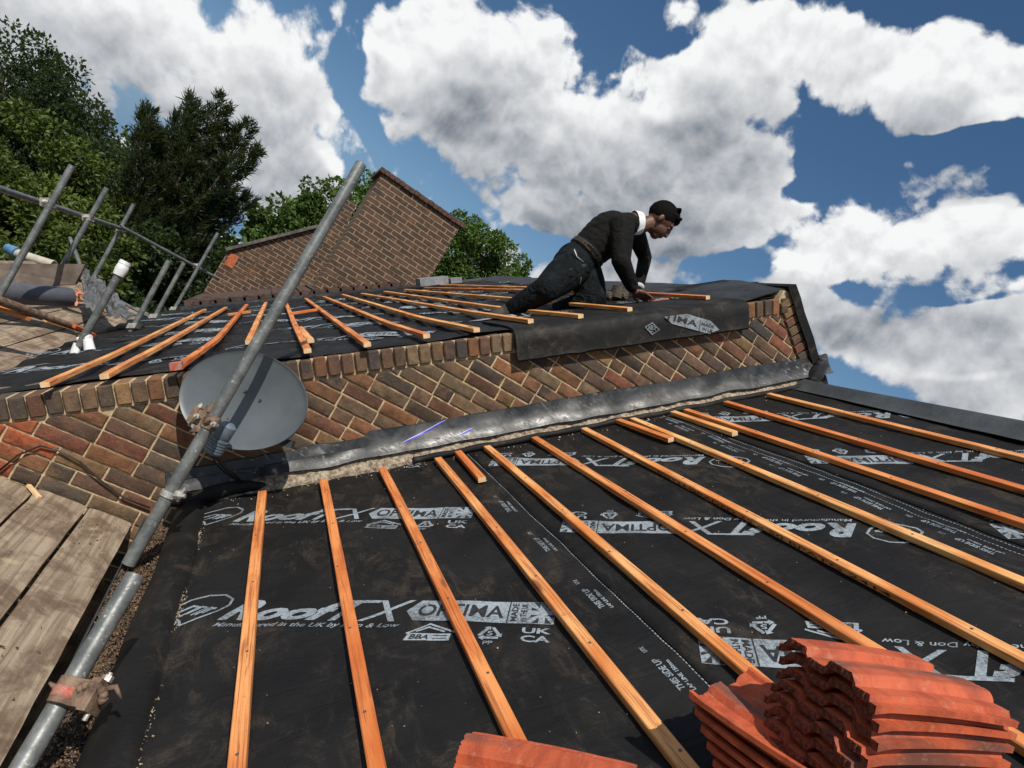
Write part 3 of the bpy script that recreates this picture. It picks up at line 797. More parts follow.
# ---- upper roof membrane
def sag(u, y):                                       # the felt dips between rafters that run up the slope
    return -.022*min(1, max(0, (y-YW-.15)/.4))*abs(math.sin((y-.3)*math.pi/.45))**1.5*.8
upm = []
for (a, b, h) in ((-1.565, -.35, 0), (-.40, .98, .004), (.93, 2.3, .008), (2.25, 3.2, .012)):
    upm.append(sheet('roof_membrane', a, b, YW+(.03 if a > -1 else .13), 9.2, HU+h+.010, .075, 2.2, 5.0, house, extra=sag))
def up_prints(parent, h, rows, angle, flipped, clip):
    ex = Vector((math.cos(R(angle)), math.sin(R(angle)))); bms = []
    for (u, y) in rows:
        s_ = -1 if flipped else 1; ax = ex*s_; ay = Vector((-ax.y, ax.x)); O = Vector((u, y))-ax*1.262
        bms.append(ART.build('x', lambda x, yy: tuple(O+ax*x+ay*yy), None, .075, clip))
    for b_ in bms:
        if b_ is not None and b_.faces: finish_print('print', [b_], h+.004, 2.2, 5.0, parent, sag)
cl_up = [(Vector((0, 9.1, 0)), Vector((0, 1, 0))), (Vector((0, YW+.10, 0)), Vector((0, -1, 0)))]
up_prints(upm[0], HU+0.011, [(-.46, 3.9+.83*k) for k in range(6)], -20, False, cl_up)
up_prints(upm[1], HU+0.015, [(.86, 3.7+.83*k) for k in range(6)], -20, False, cl_up)
up_prints(upm[2], HU+0.019, [(1.02, 4.0+.83*k) for k in range(6)], -20, True, cl_up)
up_prints(upm[3], HU+0.023, [(2.30, 4.0+.83*k) for k in range(6)], -20, True, cl_up+[(Vector((3.15, 0, 0)), Vector((1, 0, 0)))])

# ---- membrane draped over the coping beside the man, its print
def drape():
    rings = []; nu = 70
    u0, u1 = 1.20, 2.80
    for i in range(nu+1):
        u = u0+(u1-u0)*i/nu; f = i/nu
        q = noise.noise(Vector((u*4, 2, 0))); q2 = noise.noise(Vector((u*11, 5, 0)))
        low = (.155 if f < .5 else .155-.03*(f-.5)*2)+.006*q2+.05*max(0, f-.0)*0
        b = .010*q+.004*q2
        lo = HU-.155+.006*q2
        if f > .93: lo += .0
        prof = [(YW+.55, HU+.020), (YW+.30, HU+.028+.01*q), (YW+.08, HU+.032+.008*q), (YW-.015, HU+.024+b*.5), (YW-.045, HU-.002), (YW-.055-b, HU-.06), (YW-.052-b, lo+.03), (YW-.060-b, lo+.006), (YW-.048-b, lo-.006), (YW-.036-b, lo+.01), (YW-.040-b, HU-.06), (YW-.032, HU), (YW, HU+.012), (YW+.3, HU+.012), (YW+.55, HU+.012)]
        rings.append([roofP(u, y, h) for y, h in prof])
    m_ = MB(); m_.loft(rings); o = autosmooth(fix_normals(m_.build('draped_membrane', M['membrane'], house)), 55)
    return o
dr = drape()
def drape_print():
    # a printed box and a diamond badge on the hanging face, both on the plane just proud of it
    YP = YW-.074; vs = []; fs = []; mi = []
    A = Flat()
    o = onY(668, 316.5, YP); e = onY(717, 329, YP)
    ax = Vector((e.x-o.x, e.z-o.z)).normalized(); ay = Vector((-ax.y, ax.x)); O = Vector((o.x, o.z))
    L = (Vector((e.x, e.z))-O).length
    A.poly([(-.09, .050), (L*.86, .040), (L*1.08, .0), (L*.90, -.040), (.05, -.036), (-.02, .0)])
    A.text('TIMA', -.015, -.018, L*.62, .020, .02, .0, 1)
    A.line([(L*.66, .03), (L*.70, -.045)], .004, 1)
    A.text('MADE', L*.70, .0, L*.96, .018, .02, 0, 1); A.text('IN UK', L*.74, -.030, L*.97, -.010, .02, 0, 1)
    d_ = onY(654, 329, YP); dx = Vector((d_.x, d_.z))-O; cx, cy = dx.dot(ax), dx.dot(ay)
    A.line([(cx-.052, cy), (cx-.01, cy+.034), (cx+.05, cy+.004), (cx+.01, cy-.034)], .006, close=True)
    A.text('BBA', cx-.03, cy-.008, cx+.03, cy+.010, .03)
    A.line([(cx-.03, cy-.014), (cx+.02, cy-.020)], .005); A.line([(cx-.02, cy+.018), (cx+.022, cy+.012)], .005)
    bm = bmesh.new(); vv = [bm.verts.new((*v, 0)) for v in A.v]
    for f, l in zip(A.f, A.l): fc = bm.faces.new([vv[i] for i in f]); fc.material_index = l
    n2 = Vector((N.x, N.z)); k_ = (HU-.010-D)-O.dot(n2); no = Vector((ax.dot(n2), ay.dot(n2), 0))
    bmesh.ops.bisect_plane(bm, geom=bm.verts[:]+bm.edges[:]+bm.faces[:], dist=1e-6, plane_co=no*k_, plane_no=no, clear_outer=True)
    for k in range(-8, 16): bmesh.ops.bisect_plane(bm, geom=bm.verts[:]+bm.edges[:]+bm.faces[:], dist=1e-6, plane_co=Vector((k*.03, 0, 0)), plane_no=Vector((1, 0, 0)))
    for f in bm.faces:
        b = len(vs)
        for v in f.verts:
            p = O+ax*v.co.x+ay*v.co.y; u = p.x*U.x+p.y*U.z
            q = noise.noise(Vector((u*4, 2, 0))); q2 = noise.noise(Vector((u*11, 5, 0)))
            vs.append((p.x, YW-.0590-(.010*q+.004*q2)-.0012*f.material_index, p.y))
        fs.append(tuple(range(b, b+len(f.verts)))); mi.append(f.material_index)
    bm.free()
    mesh('print', vs, fs, [M['print'], M['dark_print']], dr, False, mi)
drape_print()
# folded sheet along the upper ridge
def ridge_sheet():
    m_ = MB(); rings = []
    for i in range(41):
        y = YW+.02+5.9*i/40
        t = min(1, i/6); pk = .030+.045*math.exp(-((y-YW-.55)/.35)**2)+.012*noise.noise(Vector((y*2, 0, 8)))
        if i == 0: pk = .03
        a = roofP(2.86-.15*math.exp(-((y-YW-.5)/.4)**2), y, HU+.016); b_ = roofP(3.02, y, HU+.020+pk*.9); c_ = roofP(3.17, y, HU+.03+pk); e = c_+H2*.30+N2*.01
        rings.append([a, b_, c_, e, e-N2*.008, c_-Vector((0, 0, .012)), b_-N*.010, a-N*.006])
    m_.loft(rings); return autosmooth(fix_normals(m_.build('ridge_membrane', simple('greyed_membrane', (.010, .0105, .0115), (.030, .031, .034), 5, .6, .7, .02, 9), house)), 50)
ridge_sheet()
m_ = MB(); a, b = onY(702, 294, YW+.52), onY(771, 290.5, YW+.16); pk = onY(722, 283, YW+.62)
m_.tube([a, a.lerp(b, .3)+N*.006, a.lerp(b, .65)+N*.004, b], [.016, .026, .024, .014], 12)
m_.loft([[a.lerp(b, k/8)+Vector((0, .0, 0)), a.lerp(b, k/8).lerp(pk+(b-a)*(k/8-.35)*.8, .92)+N*.030*math.exp(-((k/8-.35)/.25)**2), a.lerp(b, k/8)+Vector((0, .5, .05))-N*.01] for k in range(9)])
autosmooth(fix_normals(m_.build('membrane_roll_edge', M['membrane'], house)), 35)
# the loose grey sheet along the lower ridge
def low_ridge():
    rings = []
    for i in range(90):
        y = -2.2+(YW-.03+2.2)*i/89
        w1 = .014*noise.noise(Vector((y*2, 0, 2)))+.006*noise.noise(Vector((y*6, 0, 2)))
        t = max(0, min(1, (YW-.35-y)/2.0))
        hh = .030+.045*t
        a = roofP(3.115+w1-.02*t, y, .020+.02*t); b_ = roofP(3.15+w1, y, hh*.7+w1*.6); c_ = roofP(3.20, y, hh+.02+w1*.5); d_ = roofP(3.245, y, hh+.030); e = d_+H2*.5+N2*(.01+w1)
        rings.append([a, b_, c_, d_, e, e-N2*.006, d_-Vector((0, 0, .008)), c_-N*.006, b_-N*.006, a-N*.003])
    m_ = MB(); m_.loft(rings); return autosmooth(fix_normals(m_.build('ridge_membrane', simple('grey_underside_sheet', (.028, .031, .034), (.058, .062, .066), 4, .6, .6, .015, 11), house)), 60)
low_ridge()
#@@SECTION objects
# ================================================================ battens on the lower roof
ORD = ['first', 'second', 'third', 'fourth', 'fifth', 'sixth', 'seventh', 'eighth', 'ninth', 'tenth', 'eleventh', 'twelfth', 'thirteenth', 'fourteenth']
def batten_mesh(path, wd=.045, th=.024, up=N, side=U):
    """path: list of points of the underside's middle line"""
    m_ = MB(); b = .0022; rings = []
    for p in path:
        pr = [(-wd/2+b, 0), (wd/2-b, 0), (wd/2, b), (wd/2, th-b), (wd/2-b, th), (-wd/2+b, th), (-wd/2, th-b), (-wd/2, b)]
        rings.append([p+side*x+up*z for x, z in pr])
    m_.loft(rings); return m_
def make_batten(pts, label, group, jit=0.0, seed=0, bend=None, wd=.0385):
    """pts: world points along the batten; object placed at the first one and turned along it"""
    a = pts[0]; rng = random.Random(seed)
    y = (pts[-1]-pts[0]).normalized(); x = (U - y*U.dot(y)).normalized(); z = x.cross(y)
    if z.dot(N) < 0: z = -z; x = -x
    Mx = Matrix((x, y, z)).transposed().to_4x4(); Mx.translation = a; inv = Mx.inverted()
    dense = []
    for p, q in zip(pts[:-1], pts[1:]):
        k = max(2, int((q-p).length/.12))
        dense += [p.lerp(q, i/k) for i in range(k)]
    dense.append(pts[-1])
    if len(pts) > 2:                                 # round the bends
        for _ in range(3): dense = [dense[0]]+[(dense[i-1]+dense[i]*2+dense[i+1])/4 for i in range(1, len(dense)-1)]+[dense[-1]]
    loc = [inv @ p for p in dense]
    ph = rng.uniform(0, 6)
    loc = [Vector((p.x+jit*math.sin(p.y*1.7+ph), p.y, p.z)) for p in loc]
    m_ = batten_mesh(loc, wd=wd, up=Vector((0, 0, 1)), side=Vector((1, 0, 0)))
    o = m_.build('batten', [M['batten'], M['end_grain']]); o.matrix_world = Mx
    fix_normals(o)
    for p in o.data.polygons:
        if len(p.vertices) == 8: p.material_index = 1
    return tag(o, label, 'batten', group)
LG = 'roofing battens nailed across the lower roof'
LB = [((262, 490), (237, 768)), ((323, 480), (378, 768)), ((382, 468), (519, 742)), ((438, 458), (690, 768)), ((487, 447), (771, 690)), ((535, 438), (865, 645)),
      ((584, 429), (1024, 660)), ((633, 419), (1024, 583)), ((686, 411), (1004, 518)), ((726, 403), (1024, 491)), ((769, 395), (1024, 459))]
_m = MB(); _m.tube([Vector((0, 0, -.002)), Vector((0, 0, .0012))], .0042, 10); _t = _m.build('nail', simple('nail_steel', (.10, .09, .08), (.25, .22, .2), 80, .5, metallic=.6)); NAIL = _t.data; bpy.data.objects.remove(_t)
desc = ['pale knotty batten lying nearest the eave fold and gutter', 'second long batten from the eave fold, pale, crossing the large white lettering', 'third long batten from the eave, orange, ending at the low tile pile', 'fourth long batten from the eave, orange, ending left of the middle tile pack',
        'fifth long batten, thick and yellow, running down to the tall tile stack', 'sixth long batten from the eave, passing behind the tall tile stack', 'batten with dark stamped grading marks on its shaded edge', 'eighth long batten, starting beside a short offcut under the lead flashing',
        'ninth long batten, starting beside the longest offcut near the wall', 'second long batten below the ridge of the lower roof', 'highest, reddish batten of the lower roof beside the ridge sheet']
for i, (f_, n_) in enumerate(LB):
    (u1, y1), (u0, y0) = roofpx(*f_, .026), roofpx(*n_, .026)
    y1 = min(y1, YW-.115); k = (u0-u1)/(y0-y1); ye = -1.6
    if i == 2: ye = y0-.03
    du = .0 if i != 2 else 0
    P_ = [roofP(u1+k*(y-y1), y, .006+(.0095 if u1 > 2.1 else .0045 if u1 > .85 else 0)) for y in (ye, y1)]
    o = make_batten(P_, desc[i], LG, 0 if i == 6 else .003, i)
    for kn in range(12):
        yy_ = (y1-.16-.40*kn+rnd.uniform(-.02, .02))
        if yy_ < .3 or (i == 2 and yy_ < ye+.03): continue
        nl = bpy.data.objects.new('nail', NAIL); COL.objects.link(nl); nl.parent = o
        nl.location = (rnd.uniform(-.009, .009), yy_-ye, .0242)
    if i == 6:                                       # the stamped grading marks
        vs, fs = text2d('BS5534 GRADED 25 x 50 BPATG 2414', .01); xs = [v[0] for v in vs]; L0 = max(xs); inv = o.matrix_world.inverted()
        s0, s1 = 1.16+1.6, 2.35+1.6
        V = [(-.01965, s1-(s1-s0)*(v[0]/L0), .004+.016*v[1]) for v in vs]
        g = mesh('stamp', V, fs, simple('black_stamp_ink', (.03, .014, .008), (.09, .04, .02), 60)); g.parent = o
for i, (f_, n_, lb) in enumerate([((458, 452), (482, 479), 'short batten offcut lying between two long battens below the blue marks'),
                                  ((616, 420), (671, 440), 'short batten offcut lying against the eighth long batten under the flashing'),
                                  ((673, 413), (735, 434), 'longest of the three offcuts, lying against the ninth long batten')]):
    (u1, y1), (u0, y0) = roofpx(*f_, .026), roofpx(*n_, .026); y1 = min(y1, YW-.115)
    make_batten([roofP(u0, y0, .010+.005*(i > 0)), roofP(u1, y1, .010+.005*(i > 0))], lb, 'short batten offcuts under the flashing', 0, 40+i)
# ---- battens on the upper roof, near ends loose and bent
UG = 'battens laid across the upper roof'
HB = HU+.028
UB = [([(37, 393), (114, 357), (205, 311)], 'lowest batten on the upper roof, long and bowed, beside the far scaffold boards'),
      ([(105, 380), (165, 346), (226, 309)], 'second upper roof batten, its pale cut end on the coping left of the dish'),
      ([(178, 371), (217, 342), (247, 306)], 'batten with a red painted tip just left of the satellite dish'),
      ([(249, 345), (258, 322), (266, 304)], 'batten of the upper roof seen behind the tall leaning pole'),
      ([(308, 354), (296, 329), (286, 304)], 'batten right of the tall pole with a short piece lapped at its end'),
      ([(368, 348), (341, 327), (306, 300)], 'bowed batten ending above the coping right of the dish'),
      ([(427, 339), (387, 325), (324, 298)], 'bowed batten third left from the draped membrane'),
      ([(477, 333), (420, 320), (343, 296)], 'bowed batten second left from the draped membrane'),
      ([(531, 324), (470, 314), (362, 295)], 'long bowed batten ending over the draped membrane below the boot of the man'),
      ([(581, 319), (500, 310), (385, 293)], 'batten passing under the boot and shin of the man'),
      ([(630, 312), (520, 301), (405, 291)], 'batten under the knee of the man, its pale end over the draped membrane'),
      ([(708, 300), (640, 295), (425, 289)], 'batten under the hand of the man with its cut end nearest the ridge'),
      ([(560, 290), (440, 286)], 'topmost batten of the upper roof along the skyline behind the man')]
for i, (px, lb) in enumerate(UB):
    P_ = []
    for k, q in enumerate(px):
        u, y = roofpx(*q, HB); P_.append(roofP(u, max(y, YW-.06), HB+(.004 if (k == 0 and len(px) > 2) else 0)))
    yl = P_[-1].y
    make_batten(list(reversed(P_)), lb, UG, 0, 60+i, wd=.037)
for i, (a, b, lb) in enumerate([((311, 343), (300, 330), 'short scrap of batten beside the lapped end above the coping'), ((228, 316), (250, 313), 'short loose batten lying askew near the far side of the upper roof'), ((291, 315), (318, 311), 'loose orange offcut lying across two battens of the upper roof')]):
    P_ = [roofP(*roofpx(*q, HB), HB+.0) for q in (a, b)]
    make_batten(P_, lb, 'loose batten scraps on the upper roof', 0, 80+i)
u, y = roofpx(178, 371, HB)
# red tip
m_ = MB(); p = roofP(u, max(y, YW-.06)-.012, HB+.026); m_.box(p, U, Vector((0, 1, 0)), N, .052, .05, .034)
tag(m_.build('paint_cap', M['redpaint']), 'red cap on the end of a batten just left of the satellite dish', 'cap')

# ================================================================ scaffold
def coupler(p, axis, side, parent, red=False, big=1.):
    """double scaffold coupler: band round the tube, jaw, bolts and nuts"""
    axis = axis.normalized(); side = (side-axis*side.dot(axis)).normalized(); t = axis.cross(side)
    m_ = MB(); r_ = .0242*big
    ring = lambda q, rr, n_=18: [q+(side*math.cos(a)+t*math.sin(a))*rr for a in [2*math.pi*k/n_ for k in range(n_)]]
    for off in (-.018, .018): m_.loft([ring(p+axis*(off-.012), r_+.001), ring(p+axis*(off-.010), r_+.007), ring(p+axis*(off+.010), r_+.007), ring(p+axis*(off+.012), r_+.001)])
    m_.box(p+side*(r_+.018), side, axis, t, .034, .058, .040)
    m_.box(p+side*(r_+.045), side, axis, t, .022, .070, .056)
    m_.ball(p-side*.003+t*(r_+.010), .016, 1, .1)
    c = autosmooth(m_.build('coupler', M['redpaint'] if red else M['ruststeel'], parent), 35)
    b = MB()
    for k in (-1, 1):
        q = p+side*(r_+.022)*k*.2+t*(r_+.008)+axis*.0+side*(.030*k)
        b.tube([q-t*.020, q+t*.034], .0055, 8); b.tube([q+t*.006, q+t*.020], .012, 6)
    q = p+side*(r_+.05); b.tube([q-axis*.05, q+axis*.055], .006, 8); b.tube([q+axis*.034, q+axis*.048], .0125, 6)
    b.build('bolt', M['boltsteel'], c)
    return c
RO = .0242
# tall leaning pole
a0, a1 = dep(136, 551, 2.44), dep(361, 164, 2.86)
pole = empty('scaffold_pole', a0)
tag(pole, 'tallest galvanised scaffold pole, standing in front of the satellite dish', 'scaffold pole')
ax = (a1-a0).normalized()
m_ = MB(); m_.pipe(a0-ax*.055, a1, RO*1.06); autosmooth(m_.build('tube', M['galv'], pole), 40)
m_ = MB(); pb = a0+ax*.24; m_.tube([pb-ax*.012, pb+ax*.012], [RO*1.06+.006]*2, 18); m_.box(pb+RIGHT*.042, RIGHT, ax, FWD, .035, .035, .03); m_.tube([pb+RIGHT*.03-FWD*.02, pb+RIGHT*.075-FWD*.02-UPV*.004], .009, 8); m_.tube([pb+RIGHT*.05-ax*.03, pb+RIGHT*.05+ax*.03], .006, 8)
fix_normals(m_.build('coupler', M['boltsteel'], pole))
pj = a0+ax*.58
c_ = coupler(pj-ax*.02, ax, -RIGHT*.9-UPV*.0, pole, big=1.02)
m_ = MB()
for k in (-1, 1): m_.box(pj-FWD*.012+ax*(k*.045)-RIGHT*.022, ax, RIGHT, FWD, .030, .055, .02)
m_.tube([pj-ax*.075-RIGHT*.036-FWD*.01, pj+ax*.08-RIGHT*.030-FWD*.01], .0075, 8); m_.build('swivel_arm', M['ruststeel'], c_)
# lower left tube with the red coupler
b1, b0 = dep(135, 576, 1.66), dep(28, 757, 1.38)
bx = (b1-b0).normalized()
tube2 = empty('scaffold_pole', b0-bx*.35)
tag(tube2, 'short open ended scaffold tube with a chipped red coupler, between the boards and the gutter', 'scaffold pole')
m_ = MB(); m_.pipe(b0-bx*.9, b1, RO); autosmooth(m_.build('tube', M['galv'], tube2), 40)
cp = dep(68, 692, 1.46)
cc_ = coupler(cp, bx, RIGHT, tube2)
m_ = MB(); m_.tube([cp-bx*.016, cp+bx*.008], [.0325, .0325], 20); m_.build('painted_band', M['redpaint'], cc_, True)
m_ = MB(); q = cp+RIGHT*.060-UPV*.004
for k in range(9):
    a = R(-20+k*26)
    m_.ball(q+RIGHT*(.030*math.cos(a))+UPV*(.024*math.sin(a))-FWD*.01, .0125, 1, .15)
m_.tube([q+RIGHT*.02+UPV*.01, q+RIGHT*.052+UPV*.016, q+RIGHT*.064-UPV*.012], [.008, .007, .003], 8)
m_.tube([cp-RIGHT*.028+UPV*.01, cp-RIGHT*.044+UPV*.022], [.008, .003], 8)
m_.build('coupler_jaw', M['ruststeel'], tube2, True)

# ---- near boards
ZB = -1.385
def board(x0, x1, y0, y1, z, label, group, th=.038, seed=0, ang=0.):
    rng = random.Random(seed); wd = x1-x0; L = y1-y0; nx, ny = 6, max(6, int(L/.10)); 
    vs = []; fs = []
    for k in (0, 1):
        for i in range(nx+1):
            for j in range(ny+1):
                xx = -wd/2+wd*i/nx; yy = L*j/ny
                e = .003*noise.noise(Vector((xx*9+seed*3, yy*4, k)))
                zz = (0 if k else -th)+e*.8+.004*math.sin(yy*1.3+seed)
                if i in (0, nx): xx += .004*noise.noise(Vector((seed*5, yy*6, 2))); zz += -.004 if k else .004
                if j in (0, ny): yy += .004*noise.noise(Vector((xx*20, seed, j)))
                vs.append((xx, yy, zz))
    n0 = (nx+1)*(ny+1); idx = lambda k, i, j: k*n0+i*(ny+1)+j
    for i in range(nx):
        for j in range(ny):
            fs.append((idx(1, i, j), idx(1, i+1, j), idx(1, i+1, j+1), idx(1, i, j+1))); fs.append((idx(0, i, j), idx(0, i, j+1), idx(0, i+1, j+1), idx(0, i+1, j)))
    for j in range(ny):
        fs.append((idx(0, 0, j), idx(1, 0, j), idx(1, 0, j+1), idx(0, 0, j+1))); fs.append((idx(0, nx, j), idx(0, nx, j+1), idx(1, nx, j+1), idx(1, nx, j)))
    for i in range(nx):
        fs.append((idx(0, i, 0), idx(0, i+1, 0), idx(1, i+1, 0), idx(1, i, 0))); fs.append((idx(0, i, ny), idx(1, i, ny), idx(1, i+1, ny), idx(0, i+1, ny)))
    o = mesh('scaffold_board', vs, fs, M['board'], None, True); fix_normals(o); autosmooth(o, 50)
    o.location = ((x0+x1)/2, y0, z); o.rotation_euler.z = ang
    return tag(o, label, 'scaffold board', group)
G1 = 'scaffold boards below the left end of the wall'
bl_ = ['nearest scaffold board, crumb-strewn, right beside the leaning tube and gutter', 'second scaffold board from the gutter, stained yellowish', 'third scaffold board from the gutter, at the foot of the orange clay patch', 'fourth scaffold board from the gutter, at the left edge', 'outermost scaffold board below the left end of the wall']
x1 = .048
for i in range(5):
    wd = .188 if i == 0 else .20
    board(x1-wd, x1, -1.3, YW-.03-.012*i, ZB+(.0, .004, -.004, .002, 0)[i], bl_[i], G1, seed=i+1); x1 -= wd+.013
board(-.16, .26, -1.3, YW-.05, ZB-.30, 'plank added one level down to make the gap by the gutter dark', 'planks added below the gap', seed=12)  # added plank: closes the view through the gap so that it reads dark
# ---- far platform beyond the wall
G2 = 'boards of the far scaffold platform'
fl_ = ['far platform board against the edge of the upper roof', 'far platform board second from the upper roof edge', 'far platform board third from the upper roof edge', 'far platform board fourth from the upper roof edge, under the grey roll', 'far platform board fifth from the upper roof edge', 'outermost far platform board under the rail posts']
x1 = -.97
for i in range(6):
    board(x1-.215, x1, YW+.45, 9.7-.1*i, -1.39+.003*(i % 2), fl_[i], G2, seed=20+i); x1 -= .225

# ---- far guard rail: posts, rails
grd = empty('scaffold_rail', (-1.6, 7.5, GROUND))
tag(grd, 'galvanised scaffold guard rail with upright posts in front of the trees', 'scaffolding')
posts = [((15, 268), (72, 166), 4.6, 4.75), ((60, 270), (107, 188), 6.0, 6.1), ((87, 290), (134, 204), 7.3, 7.4), ((68, 236), (90, 285), 8.0, 7.8)]
for (p, q, d0_, d1_) in posts[:3]:
    a, b = dep(*p, d0_), dep(*q, d1_); t = (b-a).normalized(); m_ = MB(); m_.pipe(a-t*.9, b, RO, seg=14); autosmooth(m_.build('post', M['galv'], grd), 40)
m_ = MB(); a, b = dep(70, 238, 8.2), dep(82, 270, 7.9); m_.pipe(a, b, RO, seg=12); autosmooth(m_.build('brace', M['galv'], grd), 40)
def rail(p, q, dp, dq, name='rail', r_=RO):
    a, b = dep(*p, dp), dep(*q, dq); m_ = MB(); m_.pipe(a, b, r_, seg=14); return autosmooth(m_.build(name, M['galv'], grd), 40), a, b
r1, a, b = rail((-30, 179), (123, 229), 4.1, 7.45)
r2, a2, b2 = rail((120, 226), (219, 279), 7.3, 8.7, r_=.020)
for (px, d_) in (((48, 203), 4.75), ((88, 218), 6.1), ((121, 229), 7.4), ((197, 266), 8.6)):
    p = dep(*px, d_-.03); m_ = MB(); m_.box(p, RIGHT, UPV, FWD, .075, .06, .07); m_.ball(p-FWD*.04, .02, 1, .1); m_.build('coupler', M['boltsteel'], grd)
for (p, q, d0_, d1_) in [((133, 328), (169, 261), 5.6, 5.7), ((154, 318), (184, 263), 6.6, 6.7), ((174, 310), (218, 233), 8.2, 8.3)]:
    a, b = dep(*p, d0_), dep(*q, d1_); t = (b-a).normalized(); m_ = MB(); m_.pipe(a-t*.12, b, RO*(1.0 if d0_ < 6 else .95), seg=14); autosmooth(m_.build('post', M['galv'], grd), 40)
    m_ = MB(); m_.box(a+t*.02, RIGHT, t, FWD, .08, .05, .08); m_.build('coupler', M['boltsteel'], grd)
# edge rail lying along the boards
m_ = MB(); m_.pipe(dep(88, 284, 7.4), dep(153, 319, 7.0), .018, seg=10); autosmooth(m_.build('rail', M['galv'], grd), 40)
# post with white cap and fittings
cpole = empty('scaffold_post', dep(77, 350, 4.3)); tag(cpole, 'thick short scaffold post with a white cap on top and white fittings at its foot', 'scaffold post')
a, b = dep(79, 346, 4.30), dep(119, 274, 4.35); t = (b-a).normalized()
m_ = MB(); m_.pipe(a, b, .0255); autosmooth(m_.build('tube', M['galv'], cpole), 40)
m_ = MB(); m_.tube([b-t*.01, b+t*.035, b+t*.07, b+t*.09], [.036, .042, .038, .024], 14); m_.tube([b+t*.075, b+t*.10], [.040, .036], 10); autosmooth(m_.build('cap', M['whiteplastic'], cpole), 40)
m_ = MB()
m_.tube([a+t*.05+RIGHT*.035, a-UPV*.03+RIGHT*.075], [.030, .036], 10); m_.tube([a+t*.02-RIGHT*.02, a-UPV*.055-RIGHT*.03, a-UPV*.075+RIGHT*.02], [.024, .036, .028], 10); m_.tube([a+t*.05-RIGHT*.03, a+t*.07+RIGHT*.05], .018, 10)
autosmooth(m_.build('fitting', M['whiteplastic'], cpole), 50)
# trough or toe board on the far platform
q0, q1, q2, q3 = dep(-30, 263, 5.6), dep(85, 264, 6.0), dep(75, 284, 6.0), dep(-30, 292, 5.6)
m_ = MB(); ofs = Vector((-.45, .12, -.05))
def slab(quad, n_, th):
    m_.add([*quad, *[p+n_*th for p in quad]], [(0, 1, 2, 3), (7, 6, 5, 4), (0, 4, 5, 1), (1, 5, 6, 2), (2, 6, 7, 3), (3, 7, 4, 0)])
slab([q0, q1, q2, q3], FWD, .03)

o = fix_normals(m_.build('toe_board', simple('grey_brown_ply', (.10, .075, .06), (.19, .15, .12), 7, .85, .4, .003)))
tag(o, 'grey-brown toe board standing on edge at the far end of the platform', 'toe board')
# grey roll of membrane
a, b = dep(-40, 290, 4.5), dep(69, 297, 5.3); t = (b-a).normalized()
m_ = MB(); m_.tube([a, a.lerp(b, .3), a.lerp(b, .6), b], [.082, .085, .084, .080], 24)
o = autosmooth(m_.build('membrane_roll', simple('grey_roll_sheet', (.055, .06, .072), (.10, .105, .12), 4, .5, .4, .01, 12)), 40)
tag(o, 'grey roll of roofing membrane lying on the far scaffold platform', 'roll')
# beige pipe beyond the toe board
m_ = MB(); m_.pipe(dep(16, 253, 7.6), dep(54, 265, 7.6), .055, .006); o = autosmooth(m_.build('drain_pipe', simple('beige_pipe', (.38, .34, .28), (.5, .45, .38), 9, .6)), 40)
tag(o, 'beige pipe with a blue end lying behind the toe board', 'pipe')
m_ = MB(); m_.pipe(dep(12, 250.5, 7.6), dep(17, 253, 7.59), .066, .01); autosmooth(m_.build('pipe_end', simple('blue_pipe_end', (.05, .13, .25), (.10, .22, .36), 9, .5), o), 40)
# scaffold tube lying on the boards and orange batten scraps
m_ = MB(); m_.pipe(dep(-30, 290, 3.75), dep(42, 316, 4.3), .030); m_.pipe(dep(38, 314, 4.25), dep(86, 331, 4.65), .024)
o = autosmooth(m_.build('lying_tube', M['ruststeel']), 40); tag(o, 'dull brown tube lying across the far platform in front of the grey roll', 'tube')
sc_l = ['orange batten scrap at the far left edge of the platform', 'orange splintered batten piece beside the lying tube', 'small orange batten piece nearest the white fittings']
for i, (p, q, d_) in enumerate([((-10, 307), (28, 320), 4.0), ((44, 321), (70, 329), 4.4), ((72, 327), (92, 336), 4.5)]):
    a, b = dep(*p, d_), dep(*q, d_+.2)
    g = batten_mesh([Vector((0, 0, 0)), Vector((0, (b-a).length, 0))], .05, .026, Vector((0, 0, 1)), Vector((1, 0, 0))).build('batten', M['batten'])
    y = (b-a).normalized(); x = y.cross(Vector((0, 0, 1))).normalized(); z = x.cross(y); Mx = Matrix((x, y, z)).transposed().to_4x4(); Mx.translation = a; g.matrix_world = Mx; fix_normals(g)
    tag(g, sc_l[i], 'batten', 'orange batten scraps on the far platform')
# orange tape bundle and crumpled clear sheet at the end of the roll
m_ = MB(); rng = random.Random(4)
for k in range(16):
    c = dep(66+rng.uniform(0, 14), 292+rng.uniform(0, 12), 5.35+rng.uniform(-.06, .06)); d_ = Vector([rng.uniform(-1, 1) for _ in range(3)]).normalized()
    m_.tube([c-d_*.035, c+Vector((0, 0, .01)), c+d_*.035], [.008, .012, .007], 6)
tag(m_.build('tape_bundle', simple('orange_tape', (.55, .12, .04), (.7, .35, .2), 30, .6)), 'tangle of orange strapping at the end of the grey roll', 'strapping')
vs = []; fs = []; n_ = 22
A_, B_, C_, D_ = dep(78, 268, 6.3), dep(96, 282, 6.8), dep(138, 322, 5.7), dep(84, 312, 5.3)
for i in range(n_+1):
    for j in range(n_+1):
        p = A_.lerp(B_, i/n_).lerp(D_.lerp(C_, i/n_), j/n_); q = noise.noise(Vector((i*.35, j*.30, 2)))+.5*noise.noise(Vector((i*.8, j*.9, 5)))
        vs.append(p+Vector((0, 0, .07*q+.03)))
for i in range(n_):
    for j in range(n_):
        a = i*(n_+1)+j; fs.append((a, a+1, a+n_+2, a+n_+1))
